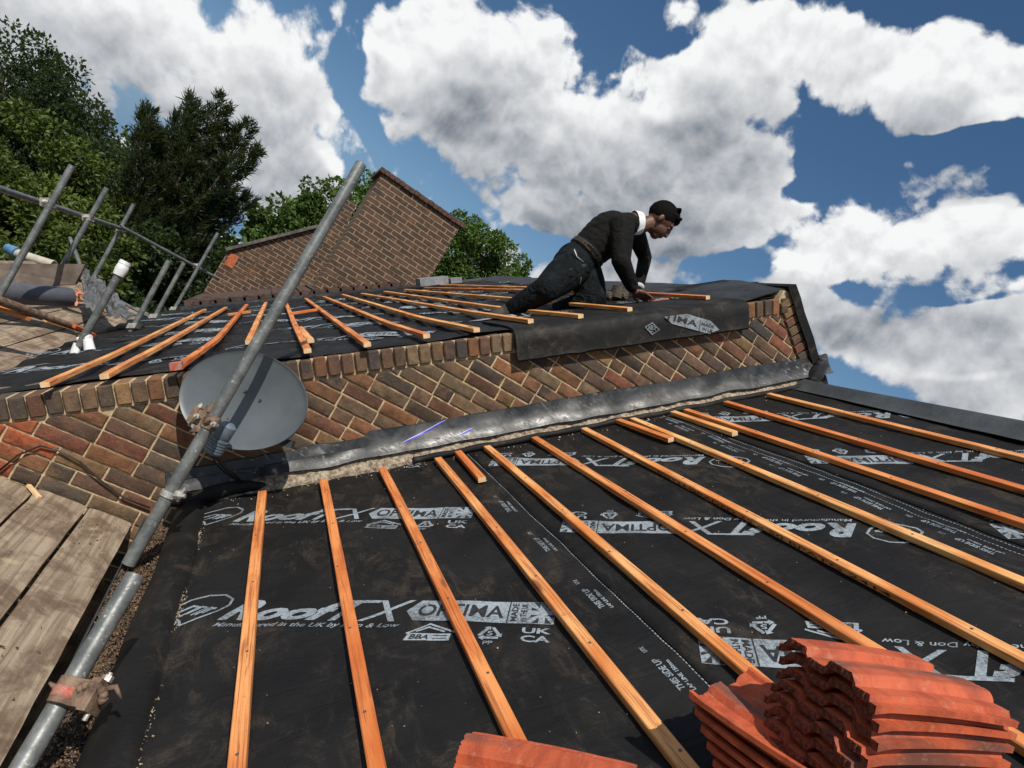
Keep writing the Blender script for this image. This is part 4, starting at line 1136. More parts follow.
k0 = len(vs); vs += [Vector(v)-Vector((0, 0, .004)) for v in vs]; fs += [tuple(k0+q for q in reversed(f)) for f in fs[:]]
o = mesh('plastic_sheet', vs, fs, simple('dusty_plastic_sheet', (.05, .05, .05), (.17, .17, .17), 9, .35, .5, .01, 20), None, False)
tag(o, 'crumpled dusty grey plastic sheet behind the capped post', 'sheet')

# ================================================================ satellite dish
dc = dep(243, 400, 2.86)
nrm = (-FWD*.93 + Vector((0, 0, 1))*.16 - _r0*.12).normalized()
dx = (RIGHT*math.cos(R(14)) - UPV*math.sin(R(14))); dx = (dx-nrm*dx.dot(nrm)).normalized(); dy = nrm.cross(dx)
dish = empty('satellite_dish', dc+Vector((.0, .25, 0))); tag(dish, 'dark grey oval satellite dish on the gable brickwork, behind the tall pole', 'satellite dish')
def dish_mesh():
    m_ = MB(); na = 64; nr = 14; ra, rb = .298, .222; dep_ = .040
    def pt(f, a, back):
        x, y = f*ra*math.cos(a), f*rb*math.sin(a); z = dep_*(f*f-1)
        return dc+dx*x+dy*y+nrm*(z-(.004 if back else 0))
    rings = []
    fr = [[pt(max(.001, i/nr), 2*math.pi*k/na, 0) for k in range(na)] for i in range(nr+1)]
    lip = [[dc+dx*(f*ra*math.cos(a))+dy*(f*rb*math.sin(a))+nrm*z for a in [2*math.pi*k/na for k in range(na)]] for f, z in ((1.012, .003), (1.022, -.002), (1.018, -.010), (1.0, -.010))]
    bk = [[pt(max(.001, i/nr), 2*math.pi*k/na, 1)-nrm*.002 for k in range(na)] for i in reversed(range(nr+1))]
    m_.loft(fr+lip+bk, cap=True); return autosmooth(fix_normals(m_.build('reflector', M['dish'], dish)), 40)
rf = dish_mesh()
m_ = MB()
for (x, y) in ((.062, .02), (-.020, -.0+.045), (-.055, -.10)):
    m_.tube([dc+dx*x+dy*y-nrm*.038, dc+dx*x+dy*y-nrm*.030], .0062, 10)
m_.build('bolt', M['darkplastic'], rf)
# arm, lnb, rear bracket, wall mount, cable
foot = dc-dx*.088-dy*.155
lc = dep(221, 438, 2.72)
m_ = MB(); m_.tube([foot-nrm*.03, foot+nrm*.02-dy*.02, lc+nrm*.01], [.018, .014, .014], 12); arm = autosmooth(m_.build('arm', M['darkplastic'], dish), 50)
hd = (-RIGHT*.52-UPV*.85).normalized()
m_ = MB(); m_.tube([lc-hd*.075, lc-hd*.062, lc-hd*.012, lc+hd*.0], [.020, .036, .038, .032], 18)
for k in range(5): m_.tube([lc+hd*(.004+.013*k), lc+hd*(.012+.013*k)], [.042, .042], 16)
m_.tube([lc, lc+hd*.074], [.036, .037], 14)
autosmooth(m_.build('lnb', simple('lnb_plastic', (.09, .12, .15), (.16, .20, .24), 14, .5), dish), 40)
m_ = MB(); c2 = dc-nrm*.05
m_.box(c2-nrm*.02, dx, dy, nrm, .12, .14, .05); m_.tube([c2-nrm*.04, Vector((c2.x+.02, YW-.06, c2.z-.06)), Vector((c2.x+.02, YW-.02, c2.z-.09))], .020, 12)
pw = Vector((c2.x+.02, YW-.012, c2.z-.09)); m_.box(pw, Vector((1, 0, 0)), Vector((0, 1, 0)), Vector((0, 0, 1)), .09, .012, .16)
m_.build('bracket', M['darkplastic'], dish)
ec = dc+dx*.245-dy*.14-nrm*.05; m_ = MB(); m_.box(ec, dx, dy, nrm, .05, .035, .04); m_.build('clip', M['darkplastic'], dish)
m_ = MB(); s0 = lc+hd*.05
for k in range(3):
    e = onY(232+k*6, 478+k*3, YW-.075); m_.tube([s0, s0+hd*.03-UPV*.01+RIGHT*(.01*k), s0.lerp(e, .5)+hd*.02-RIGHT*(.012-.012*k), e], .0035, 6)
m_.tube([dep(214, 462, 2.8), dep(212, 452, 2.8), dep(224, 446, 2.79)], .0035, 6)
m_.build('cable', M['cable'], dish, True)
# thin cable across the left of the wall
m_ = MB(); pts = [onY(*q, YW-.022) for q in ((0, 470), (18, 455), (40, 446), (56, 449), (80, 462), (100, 480), (124, 498), (150, 508))]
m_.tube(pts, .0042, 6); tag(m_.build('cable', M['cable'], None, True), 'thin black cable sagging across the brickwork above the boards', 'cable')

# ================================================================ roof tiles
TL, TW = .295, .235                              # length along the ribs, width
def tile_mesh():
    """local x: across the ribs, y: along the ribs, z up; ribbed section with a side lock"""
    prof = []
    def zf(x):                                      # two bold rolls, a flat pan and the lock at the edge
        f = x/TW
        z = .0
        for c, wv, hgt in ((.20, .13, .0135), (.66, .15, .016)):
            d_ = abs(f-c)/wv
            z += hgt*max(0, min(1, (1-d_)*3.6))
        if f < .05: z -= .006
        if f > .93: z -= .010
        if .30 < f < .34: z -= .003
        return z
    nx = 70; th = .0100; ny = 10; rng = random.Random(2)
    top = [(TW*i/nx, zf(TW*i/nx)) for i in range(nx+1)]
    vs = []; fs = []; mi = []
    for j in range(ny+1):
        y = TL*j/ny; cam_ = .004*math.sin(math.pi*j/ny)
        for i, (x, z) in enumerate(top): vs.append((x+(rng.uniform(-.0006, .0006)), y+(rng.uniform(-.002, .002) if j in (0, ny) else 0), z+cam_))
        for i, (x, z) in enumerate(top): vs.append((x, y+(rng.uniform(-.002, .002) if j in (0, ny) else 0), z+cam_-th-(.004 if j in (0,) else 0)))
    W = nx+1; I = lambda j, s_, i: j*2*W+s_*W+i
    for j in range(ny):
        for i in range(nx):
            fs.append((I(j, 0, i), I(j, 0, i+1), I(j+1, 0, i+1), I(j+1, 0, i))); mi.append(0)
            fs.append((I(j, 1, i), I(j+1, 1, i), I(j+1, 1, i+1), I(j, 1, i+1))); mi.append(0)
        fs.append((I(j, 0, 0), I(j+1, 0, 0), I(j+1, 1, 0), I(j, 1, 0))); mi.append(0)
        fs.append((I(j, 0, nx), I(j, 1, nx), I(j+1, 1, nx), I(j+1, 0, nx))); mi.append(0)
    for i in range(nx):
        fs.append((I(0, 0, i), I(0, 1, i), I(0, 1, i+1), I(0, 0, i+1))); mi.append(1)
        fs.append((I(ny, 0, i), I(ny, 0, i+1), I(ny, 1, i+1), I(ny, 1, i))); mi.append(0)
    me = bpy.data.meshes.new('roof_tile'); me.from_pydata(vs, [], fs); me.materials.append(M['tile']); me.materials.append(M['tile_end'])
    me.polygons.foreach_set('material_index', mi); me.update(); return me
TM = tile_mesh()
proto = bpy.data.objects.new('roof_tile', TM); COL.objects.link(proto); autosmooth(proto, 16); first = [True]
def put_tile(A, a, b, label, group):
    """A: corner, a: direction of the ribs, b: across, z = a x b side facing up"""
    a = a.normalized(); b = (b-a*b.dot(a)).normalized(); z = b.cross(a)
    if first[0]: o = proto; first[0] = False
    else: o = proto.copy(); COL.objects.link(o)
    Mx = Matrix((b, a, z)).transposed().to_4x4(); Mx.translation = A; o.matrix_world = Mx
    return tag(o, label, 'roof tile', group)
# tall stack on the right
t_, s_ = R(16), R(8)
nT = Vector((-math.sin(t_), math.sin(s_)*math.cos(t_), math.cos(s_)*math.cos(t_)))
A = onP(783, 640, nT, -.322); Bq = onP(885, 702, nT, -.322); Dq = onP(910, 657, nT, -.322)
av, bv = (Dq-A), (Bq-A)
rng = random.Random(8)
n2t = (nT*.75+N*.25).normalized()
for k in range(10):
    nk = (nT*(1-k*.045)+N*(k*.045)).normalized()
    a_ = (av-nk*av.dot(nk)); b_ = (bv-nk*bv.dot(nk))
    rot = Matrix.Rotation(R(rng.uniform(-1.6, 1.6)), 3, nk)
    Ak = A-n2t*(.0262*k)-av.normalized()*(.004*k+rng.uniform(-.005, .004))+bv.normalized()*rng.uniform(-.006, .006)
    put_tile(Ak, rot @ a_, rot @ b_, ('top red clay tile of the tall right-hand stack' if k == 0 else 'red clay tile, %s from the top of the tall right-hand stack' % ORD[k]), 'tiles of the tall right-hand stack')
# leaning pack in the middle
nM = (N*.80+RIGHT*.10-Vector((.25, .15, 0))).normalized()
P_ = roofP(*roofpx(687, 700, .185), .185); Q_ = roofP(*roofpx(806, 782, .170), .170); S_ = roofP(*roofpx(792, 712, .12), .12)
am = Q_-P_; bm_ = S_-P_
nM = bm_.cross(am).normalized()
if nM.dot(N) < 0: nM = -nM
for k in range(7):
    sh = nM*(-.027*k)+bm_.normalized()*(.008*k)+am.normalized()*(.012*k if k else 0)
    put_tile(P_+sh-UPV*0, am+Vector([rng.uniform(-.004, .004) for _ in range(3)]), bm_, ('top tile of the middle pack, its ribs running to the bottom edge' if k == 0 else 'tile edge showing like a fin, %s from the top of the middle pack' % ORD[k]), 'tiles of the middle pack')
# tile pair at the bottom edge
P_ = roofP(*roofpx(472, 729, .235), .235); Q_ = roofP(*roofpx(655, 766, .235), .235)
av3 = Q_-P_; bv3 = -(N.cross(av3).normalized())
if bv3.dot(Vector((0, -1, 0))) < 0: bv3 = -bv3
for k in range(8):
    A3 = P_-N*(.025*k)-av3.normalized()*(.006*k)+Vector([rng.uniform(-.004, .004) for _ in range(3)])
    put_tile(A3, av3, bv3, ('top tile of the low pile at the bottom edge, left of the other stacks' if k == 0 else 'tile %s from the top of the low pile at the bottom edge' % ORD[k]), 'tiles of the low pile at the bottom edge')

# ================================================================ loose grit and debris (nobody could count it)
def grit(name, pts, sizes, mat_, label, cat, seed):
    rng = random.Random(seed); m_ = MB()
    for p, s_ in zip(pts, sizes):
        vs = [Vector([rng.gauss(0, 1) for _ in range(3)]).normalized()*s_*rng.uniform(.6, 1.2)+p for _ in range(6)]
        m_.add(vs, [(0, 1, 2), (0, 2, 3), (0, 3, 4), (0, 4, 1), (5, 2, 1), (5, 3, 2), (5, 4, 3), (5, 1, 4)])
    o = m_.build(name, mat_); tag(o, label, cat, kind='stuff'); return o
rng = random.Random(21)
def f_grit(t, bs, oc):
    n_ = t.noise(oc, 90, 3, .8); n3 = t.noise(oc, 300, 1, .5)
    c = t.mix(t.ramp(n_, .35, .65), (.045, .026, .016), (.17, .10, .055)); c = t.mix(t.ramp(n3, .62, .70), c, (.45, .36, .25))
    t.put(bs.inputs['Base Color'], c); bs.inputs['Roughness'].default_value = .95
M['grit'] = mat('brown_grit', f_grit)
pts = []; sz = []
for k in range(11000):
    y = rng.uniform(.2, YW-.15); a = rng.uniform(-.056, .056); pts.append(Vector((gx+max(-.055, min(.055, a)), y, gz-.006+.016*noise.noise(Vector((y*6, a*30, 0)))+rng.uniform(-.006, .008)))); sz.append(rng.choice((.003, .004, .005, .006, .008)))
for k in range(60): 
    y = rng.uniform(.8, 2.8); pts.append(Vector((gx+rng.uniform(-.03, .03), y, gz-.002))); sz.append(rng.uniform(.010, .020))
grit('gutter_grit', pts, sz, M['grit'], 'brown grit and moss filling the gutter beside the folded membrane', 'grit', 1)
pts = []; sz = []
for k in range(900):
    x = rng.uniform(-.7, .045); y = rng.uniform(1.0, YW-.04)
    if noise.noise(Vector((x*5, y*3, 4))) < rng.uniform(-.1, .5): continue
    pts.append(Vector((x, y, ZB+.004))); sz.append(rng.choice((.002, .003, .003, .004, .007)))
for k in range(26):
    pts.append(Vector((rng.gauss(-.09, .03), rng.gauss(1.86, .12), ZB+.006))); sz.append(rng.uniform(.006, .013))
grit('board_crumbs', pts, sz, M['grit'], 'dark crumbs of soil and mortar strewn over the near boards', 'crumbs', 2)
pts = []; sz = []
for k in range(420):
    u, y = rng.uniform(-.40, 3.0), rng.uniform(.6, YW-.12); pts.append(roofP(u, y, .004+hwave(u, y)+.002+(.0045 if u > .85 else 0)+(.0045 if u > 2.15 else 0))); sz.append(rng.choice((.0012, .0016, .002, .003)))
for k in range(1500):
    y = rng.uniform(.6, 3.1); u = -.452+rng.gauss(0, .007)
    if noise.noise(Vector((y*3.5, 3, 3))) < rng.uniform(-.1, .35): continue
    pts.append(roofP(u, y, .004+hwave(u, y))); sz.append(rng.choice((.002, .003, .004)))
for k in range(200):
    u = rng.uniform(-.35, 3.0); y = YW-.14-abs(rng.gauss(0, .04)); pts.append(roofP(u, y, .008)); sz.append(rng.choice((.002, .004, .006)))
grit('roof_dust', pts, sz, simple('pale_mortar_bits', (.13, .09, .05), (.52, .43, .32), 90, .95), 'pale mortar bits scattered over the black membrane', 'dust', 3)
m_ = MB(); a = onZ(30, 487, ZB+.012); b = onZ(38, 496, ZB+.012); m_.box((a+b)/2, (b-a).normalized(), Vector((0, 0, 1)).cross((b-a).normalized()), Vector((0, 0, 1)), (b-a).length*1.4, .016, .012)
tag(fix_normals(m_.build('wood_chip', M['end_grain'])), 'pale wood chip lying near the end of the third board', 'wood chip')
#@@SECTION background
# ================================================================ neighbour's house beyond the far end of the roof
nb = empty('neighbour_house', (0.2, 11.5, GROUND)); tag(nb, 'neighbouring brick house with a raked gable wall and brown tiled verge', 'house')
YN = 11.6
def wallpoly(name, px, y, th, mat_, parent, zbot=None):
    P_ = [onY(*q, y) for q in px]
    if zbot is not None: P_ += [Vector((P_[-1].x, y, zbot)), Vector((P_[0].x, y, zbot))]
    m_ = MB(); m_.loft([[p.copy() for p in P_], [p+Vector((0, th, 0)) for p in P_]]); return fix_normals(m_.build(name, mat_, parent))
wallpoly('wall', [(228, 251), (316, 228), (334, 206), (346, 199), (358, 203), (352, 214), (342, 238), (338, 262), (352, 300)], YN, .30, M['farbrick'], nb, -6)
# sloping capping on the rake
a, b = onY(226, 250, YN-.03), onY(318, 226.5, YN-.03); t = (b-a).normalized(); n_ = Vector((0, 1, 0)).cross(t); n_ = n_ if n_.z > 0 else -n_
m_ = MB(); m_.box((a+b)/2+Vector((0, .17, 0))+n_*.01, t, Vector((0, 1, 0)), n_, (b-a).length, .40, .05); m_.build('verge_capping', simple('dark_verge', (.07, .06, .055), (.16, .14, .12), 12, .9), nb)
m_ = MB(); c = onY(229, 256, YN-.004); m_.box(c+Vector((.07, .06, -.05)), Vector((1, 0, 0)), Vector((0, 1, 0)), Vector((0, 0, 1)), .14, .13, .22); m_.build('wall_patch', M['fired'], nb)
def f_ntile(t, bs, oc):
    q = t.noise(oc, 30, 5, .7); w_ = t.n('ShaderNodeTexBrick'); t.put(w_.inputs['Vector'], oc)
    for k, v in (('Scale', 1.0), ('Mortar Size', .006), ('Brick Width', .17), ('Row Height', .10)): w_.inputs[k].default_value = v
    t.put(w_.inputs['Color1'], (.055, .032, .026)); t.put(w_.inputs['Color2'], (.10, .055, .04)); t.put(w_.inputs['Mortar'], (.012, .01, .01))
    t.put(bs.inputs['Base Color'], t.mix(t.m('MULTIPLY', t.ramp(q, .5, .7), .5), w_.outputs['Color'], (.16, .10, .07))); bs.inputs['Roughness'].default_value = .9; bump(t, bs, t.m('ADD', w_.outputs['Fac'], q), .7, .02)
m_ = MB()
prof = []
rows = 16
for i in range(rows):
    u0, u1 = -1.15+2.9*i/rows, -1.15+2.9*(i+1)/rows
    m_.loft([[roofP(u0, y, HU+.115), roofP(u1+.03, y, HU+.085), roofP(u1+.03, y, HU+.0), roofP(u0, y, HU-.02)] for y in (9.25, 11.58)])
fix_normals(m_.build('roof', mat('old_plain_tiles', f_ntile), nb))
m_ = MB(); rings = []
for i in range(50):
    u = -1.2+4.3*i/49; q = noise.noise(Vector((u*5, 1, 1))); rings.append([roofP(u, 9.10+.02*q, HU+.02), roofP(u, 9.16, HU+.035+.015*q), roofP(u, 9.24, HU+.045+.01*q), roofP(u, 9.26, HU-.02), roofP(u, 9.10, HU-.02)])
m_.loft(rings); autosmooth(fix_normals(m_.build('abutment_lead', M['lead'], nb)))
ch = empty('chimney', onY(388, 285, 9.45)); tag(ch, 'wide brick chimney stack rising behind the far end of the stripped roof', 'chimney')
ca, cb = onY(386, 168, 9.4), onY(463, 213, 9.4)
m_ = MB(); x0, x1 = .63, 1.98
zt = ca.z-.02
m_.loft([[Vector((x, y, z)) for x, y in ((x0+d_, 9.42), (x1-d_, 9.42), (x1-d_, 10.25), (x0+d_, 10.25))] for z, d_ in ((-3.0, 0), (zt-.065, 0))])
fix_normals(m_.build('stack', M['farbrick'], ch))
m_ = MB(); rng = random.Random(3)
for k in range(18):
    x = x0-.02+(x1-x0+.04)*k/17; 
    m_.box((x, 9.83, zt-.032+rng.uniform(-.004, .006)), Vector((1, 0, 0)), Vector((0, 1, 0)), Vector((0, 0, 1)), .072, .90, .066)
m_.build('cap_course', simple('dark_cap_brick', (.05, .032, .026), (.12, .06, .04), 14, .9, .7, .01), ch)
m_ = MB()
for i in range(14):
    a = i/13; m_.ball(Vector((x0+.35+.9*a, 9.7, zt+.012)), .07, 1, .2, (1.2, 2.5, .45))
m_.build('flaunching', simple('crumbling_flaunching', (.10, .075, .06), (.22, .16, .12), 14, .95, .8, .01), ch)
# bag of rubble on the far verge
m_ = MB(); pc_ = dep(432, 281, 8.6); m_.box(pc_, (U+Vector((0, .2, 0))).normalized(), Vector((0, 1, 0)), N, .42, .3, .10); m_.box(pc_+U*.32-N*.02, U, Vector((0, 1, 0)), N, .16, .2, .07)
fix_normals(m_.build('loose_slab', simple('pale_grey_slab', (.14, .15, .16), (.26, .27, .28), 9, .8, .6, .01), nb))

# ================================================================ trees
def f_leaf(base, hi, dark):
    def fn(t, bs, oc):
        at = t.n('ShaderNodeAttribute', attribute_name='Col').outputs['Color']; se = t.n('ShaderNodeSeparateColor'); t.put(se.inputs[0], at)
        c = t.mix(se.outputs[0], base, hi); c = t.mix(t.m('MULTIPLY', t.ramp(t.noise(oc, 1.3, 3), .5, .65), .5), c, dark)
        t.put(bs.inputs['Base Color'], c); bs.inputs['Roughness'].default_value = .55; bs.inputs['Specular IOR Level'].default_value = .3
        nt_ = t.nt; tr = t.n('ShaderNodeBsdfTranslucent'); t.put(tr.inputs[0], t.mix(.5, c, (.25, .32, .03))); mx = t.n('ShaderNodeMixShader'); mx.inputs[0].default_value = .22
        out = [n for n in nt_.nodes if n.type == 'OUTPUT_MATERIAL'][0]; nt_.links.new(bs.outputs[0], mx.inputs[1]); nt_.links.new(tr.outputs[0], mx.inputs[2]); nt_.links.new(mx.outputs[0], out.inputs[0])
    return fn
M['leaf_dark'] = mat('dark_foliage', f_leaf((.012, .024, .009), (.030, .052, .016), (.008, .014, .006)))
M['leaf_olive'] = mat('olive_foliage', f_leaf((.032, .055, .010), (.115, .150, .022), (.016, .028, .008)))
M['leaf_green'] = mat('green_foliage', f_leaf((.035, .075, .014), (.10, .17, .030), (.02, .045, .012)))
M['leaf_conifer'] = mat('conifer_foliage', f_leaf((.009, .016, .008), (.030, .040, .014), (.006, .010, .006)))
M['bark'] = simple('bark', (.05, .035, .025), (.12, .09, .065), 12, .95, .9, .02)
def leaf(vs, fs, cs, p, d, s_, w_, rng, val):
    q = Vector((rng.gauss(0, 1), rng.gauss(0, 1), rng.gauss(0, 1))).normalized(); n_ = d.cross(q)
    if n_.length < .05: n_ = d.orthogonal()
    n_.normalize(); up_ = n_.cross(d)*(s_*.18)
    b = len(vs); vs += [p, p+d*s_*.5+n_*w_+up_, p+d*s_, p+d*s_*.5-n_*w_+up_]; fs.append((b, b+1, b+2, b+3)); cs.append((val, val, val))
def broad_tree(label, crown, base, trunk_r, mat_, nclump, nleaf, lsize, seed, group=None, clump_r=(.5, 1.0)):
    """crown: list of (centre, (rx, ry, rz)); limbs run from the trunk to the leaf clumps"""
    rng = random.Random(seed); t = empty('tree', base); tag(t, label, 'tree', group)
    tot = sum(r_[0]*r_[2] for _, r_ in crown); clumps = []
    for c, r_ in crown:
        for _ in range(int(nclump*r_[0]*r_[2]/tot)+1):
            d = Vector([rng.gauss(0, 1) for _ in range(3)]).normalized(); f = rng.uniform(.35, 1.0)**.5
            clumps.append((Vector(c)+Vector((d.x*r_[0], d.y*r_[1], d.z*r_[2]))*f, rng.uniform(*clump_r)))
    vs = []; fs = []; cs = []
    per = nleaf//len(clumps)
    for c, r_ in clumps:
        v0_ = rng.uniform(0, .5)
        for _ in range(per):
            d = Vector([rng.gauss(0, 1) for _ in range(3)]).normalized(); p = c+d*r_*(rng.uniform(.2, 1.0)**.4)*Vector((1, 1, 1)).length/1.73
            p.z -= .0
            ld = (d*.6+Vector([rng.gauss(0, .5) for _ in range(3)])+Vector((0, 0, -.15))).normalized()
            leaf(vs, fs, cs, p, ld, lsize*rng.uniform(.6, 1.3), lsize*.30*rng.uniform(.8, 1.3), rng, min(1, max(0, v0_+rng.uniform(0, .5))))
    mesh('crown', vs, fs, mat_, t, False, cols=cs)
    m_ = MB(); cc = sum((Vector(c) for c, _ in crown), Vector())/len(crown); top = Vector((cc.x, cc.y, cc.z-.2)); mid = base.lerp(top, .55)+Vector((rng.uniform(-.2, .2), 0, 0))
    m_.tube([base-Vector((0, 0, .3)), base.lerp(mid, .5), mid, top], [trunk_r*1.25, trunk_r, trunk_r*.8, trunk_r*.35], 10)
    for c, r_ in rng.sample(clumps, min(len(clumps), 26)):
        s_ = mid.lerp(top, rng.uniform(0, .9)); k = s_.lerp(c, .5)+Vector((0, 0, rng.uniform(-.1, .3))); m_.tube([s_, k, c], [trunk_r*.3, trunk_r*.17, trunk_r*.05], 6)
    m_.build('trunk', M['bark'], t, True); return t
def G_(px, py, d): p = dep(px, py, d); return p
def at_ground(p, dx_=0): return Vector((p.x+dx_, p.y, GROUND-.2))
# big dark tree far left
c1 = G_(8, 130, 24); c2 = G_(55, 170, 24); c3 = G_(95, 215, 23)
broad_tree('tall dark broadleaf tree at the upper left corner, behind the olive green trees', [(c1, (3.2, 2.5, 3.3)), (c2+Vector((.2, 0, .3)), (2.6, 2.2, 2.6)), (c3, (1.9, 2, 2.6)), (c1+Vector((-3, 0, -.5)), (3, 2, 3))], at_ground(c2), .45, M['leaf_dark'], 230, 62000, .17, 1, clump_r=(.40, .85))
# olive green trees in front
c1 = G_(25, 190, 16); c2 = G_(85, 205, 16.5); c3 = G_(55, 260, 15); c4 = G_(-10, 250, 15)
broad_tree('olive green leafy tree behind the guard rail posts at the left', [(c1, (1.9, 1.5, 1.9)), (c2, (1.3, 1.4, 1.5)), (c3, (1.7, 1.4, 1.8)), (c4, (1.8, 1.4, 2.2))], at_ground(c1), .22, M['leaf_olive'], 130, 36000, .15, 2, clump_r=(.32, .62))
c1 = G_(150, 290, 17); c2 = G_(110, 300, 16); c3 = G_(205, 275, 19)
broad_tree('low dark shrubby tree under the conifer behind the rail', [(c1, (1.8, 1.2, 1.6)), (c2, (1.6, 1.2, 1.6)), (c3, (1.4, 1.2, 1.4)), (c2+Vector((-.6, 0, -2)), (2.6, 1.3, 1.9)), (c1+Vector((.6, 0, -2)), (2.6, 1.3, 1.9))], at_ground(c1), .2, M['leaf_dark'], 120, 30000, .17, 3, clump_r=(.35, .7))
# trees beyond the chimney
c1 = G_(330, 208, 22); c2 = G_(290, 222, 22); c3 = G_(368, 205, 22)
broad_tree('mid green tree showing between the conifer and the chimney', [(c1, (1.1, 1, .9)), (c2, (1.1, 1, .75)), (c3, (.7, 1, .8)), (c1+Vector((0, 0, -1.6)), (2, 1.2, 1.6))], at_ground(c1), .2, M['leaf_green'], 70, 16000, .17, 4, clump_r=(.28, .5))
c1 = G_(484, 252, 17); c2 = G_(455, 255, 17); c3 = G_(508, 272, 17); c4 = G_(470, 228, 17)
broad_tree('bright green round tree just right of the chimney', [(c1, (.80, .8, .70)), (c2, (.7, .8, .8)), (c3, (.55, .6, .45)), (c4, (.42, .5, .42)), (c2+Vector((.2, 0, -1.4)), (1.3, 1.0, 1.3))], at_ground(c1), .16, M['leaf_green'], 80, 24000, .105, 5, clump_r=(.17, .33))
# the conifer: several leaders, upswept feathery sprays leaning a little
def conifer(label, base, top, rad, seed, leaders, nb_, mat_):
    rng = random.Random(seed); t = empty('conifer_tree', base); tag(t, label, 'tree')
    vs = []; fs = []; cs = []; m_ = MB(); H = top.z-base.z
    m_.tube([base, base.lerp(top, .5), base.lerp(top, .93)], [.32, .22, .05], 10)
    for (dx_, dy_, hh, rr) in leaders:
        tp = Vector((top.x+dx_, top.y+dy_, base.z+H*hh)); bs_ = base.lerp(top, .35); m_.tube([bs_, bs_.lerp(tp, .5)+Vector((dx_*.2, 0, 0)), tp-Vector((0, 0, .3))], [.13, .09, .02], 7)
        for k in range(nb_):
            f = (k+.5)/nb_; z = base.z+H*.32+(tp.z-base.z-H*.32)*f; az = rng.uniform(0, 2*math.pi)
            ln = rr*(1-f)**.80*rng.uniform(.60, 1.2)+.22
            o = bs_.lerp(tp, max(0, (z-bs_.z)/(tp.z-bs_.z)))
            d = Vector((math.cos(az), math.sin(az), .35+.65*f+rng.uniform(-.15, .2))).normalized(); q = o; rp = rng.uniform(.0, .5); steps = int(6+ln*11)
            for s_ in range(steps):
                d = (d+Vector((.010, 0, .030+.02*f))).normalized(); q = q+d*ln/steps
                g = s_/steps
                if g < .12: continue
                for _ in range(5):
                    sd_ = (d*1.0+Vector([rng.gauss(0, .55) for _ in range(3)])+Vector((0, 0, .15))).normalized()
                    leaf(vs, fs, cs, q+Vector([rng.gauss(0, .03) for _ in range(3)]), sd_, rng.uniform(.18, .42)*(1.15-.5*g), .013+.008*rng.random(), rng, min(1, rp+rng.uniform(0, .5)))
    mesh('crown', vs, fs, mat_, t, False, cols=cs); m_.build('trunk', M['bark'], t, True); return t
tp = G_(222, 103, 18); bsx = Vector((tp.x+.35, tp.y, GROUND))
conifer('dark conifer with several feathery upswept tops, left of the tall pole', bsx, tp, 2.2, 9, [(0, 0, 1.0, 1.8), (.85, .2, .985, 1.6), (-.7, .1, .955, 1.6), (1.35, -.2, .93, 1.7), (-1.45, .2, .86, 1.5), (.4, .6, .95, 1.6), (-.3, -.6, .93, 1.8), (1.0, -.9, .84, 1.9), (-1.0, -.8, .82, 1.9), (.2, -.9, .80, 2.0), (1.9, .3, .80, 1.5)], 100, M['leaf_conifer'])
# woods farther off that close the view below the roof line
def woods():
    rng = random.Random(31); vs = []; fs = []; cs = []
    for k in range(230):
        x = rng.uniform(-75, 25); y = rng.uniform(46, 62); h = rng.uniform(5, 9.5); c = Vector((x, y, GROUND+h*.55)); v0_ = rng.uniform(0, .6)
        for _ in range(170):
            d = Vector([rng.gauss(0, 1) for _ in range(3)]).normalized(); p = c+Vector((d.x*2.6, d.y*2.4, d.z*h*.5))*rng.uniform(.6, 1)
            leaf(vs, fs, cs, p, Vector([rng.gauss(0, 1) for _ in range(3)]).normalized(), .8, .28, rng, min(1, v0_+rng.uniform(0, .4)))
    o = mesh('woodland', vs, fs, M['leaf_green'], None, False, cols=cs); tag(o, 'distant belt of woodland beyond the gardens', 'woodland', kind='stuff')
woods()
#@@SECTION person
# ================================================================ the roofer
def remesh(m_, name, mat_, parent, vox, smooth_it=4, fac=.5, mats=None):
    me = bpy.data.meshes.new('tmp'); me.from_pydata([tuple(v) for v in m_.v], [], m_.f); me.update(); o = bpy.data.objects.new('tmp', me); COL.objects.link(o)
    r_ = o.modifiers.new('r', 'REMESH'); r_.mode = 'VOXEL'; r_.voxel_size = vox; r_.use_smooth_shade = True
    s_ = o.modifiers.new('s', 'SMOOTH'); s_.iterations = smooth_it; s_.factor = fac
    dg = bpy.context.evaluated_depsgraph_get(); dg.update(); me2 = bpy.data.meshes.new_from_object(o.evaluated_get(dg)); bpy.data.objects.remove(o)
    me2.materials.clear()
    for q in (mats or [mat_]): me2.materials.append(q)
    me2.polygons.foreach_set('use_smooth', [True]*len(me2.polygons)); n = bpy.data.objects.new(name, me2); return link(n, parent)
def limb(m_, pts, rad, seg=14, flat=None):
    """tapered limb with round joints; rad per joint, finely interpolated"""
    P2 = []; R2 = []
    for i in range(len(pts)-1):
        for k in range(6):
            f = k/6; P2.append(Vector(pts[i]).lerp(Vector(pts[i+1]), f)); R2.append(rad[i]+(rad[i+1]-rad[i])*f)
    P2.append(Vector(pts[-1])); R2.append(rad[-1])
    m_.tube(P2, R2, seg)
    for p, r_ in zip(pts, rad): m_.ball(p, r_*.99, 2)
def hair_sp(m_): m_.node_tree.nodes['Principled BSDF'].inputs['Specular IOR Level'].default_value = .08
skin = simple('brown_skin', (.085, .032, .018), (.135, .055, .030), 14, .5, .2, .002)
hairm = simple('black_hair', (.0022, .002, .002), (.007, .0055, .005), 60, .75, .9, .006, 160)
hair_sp(hairm)
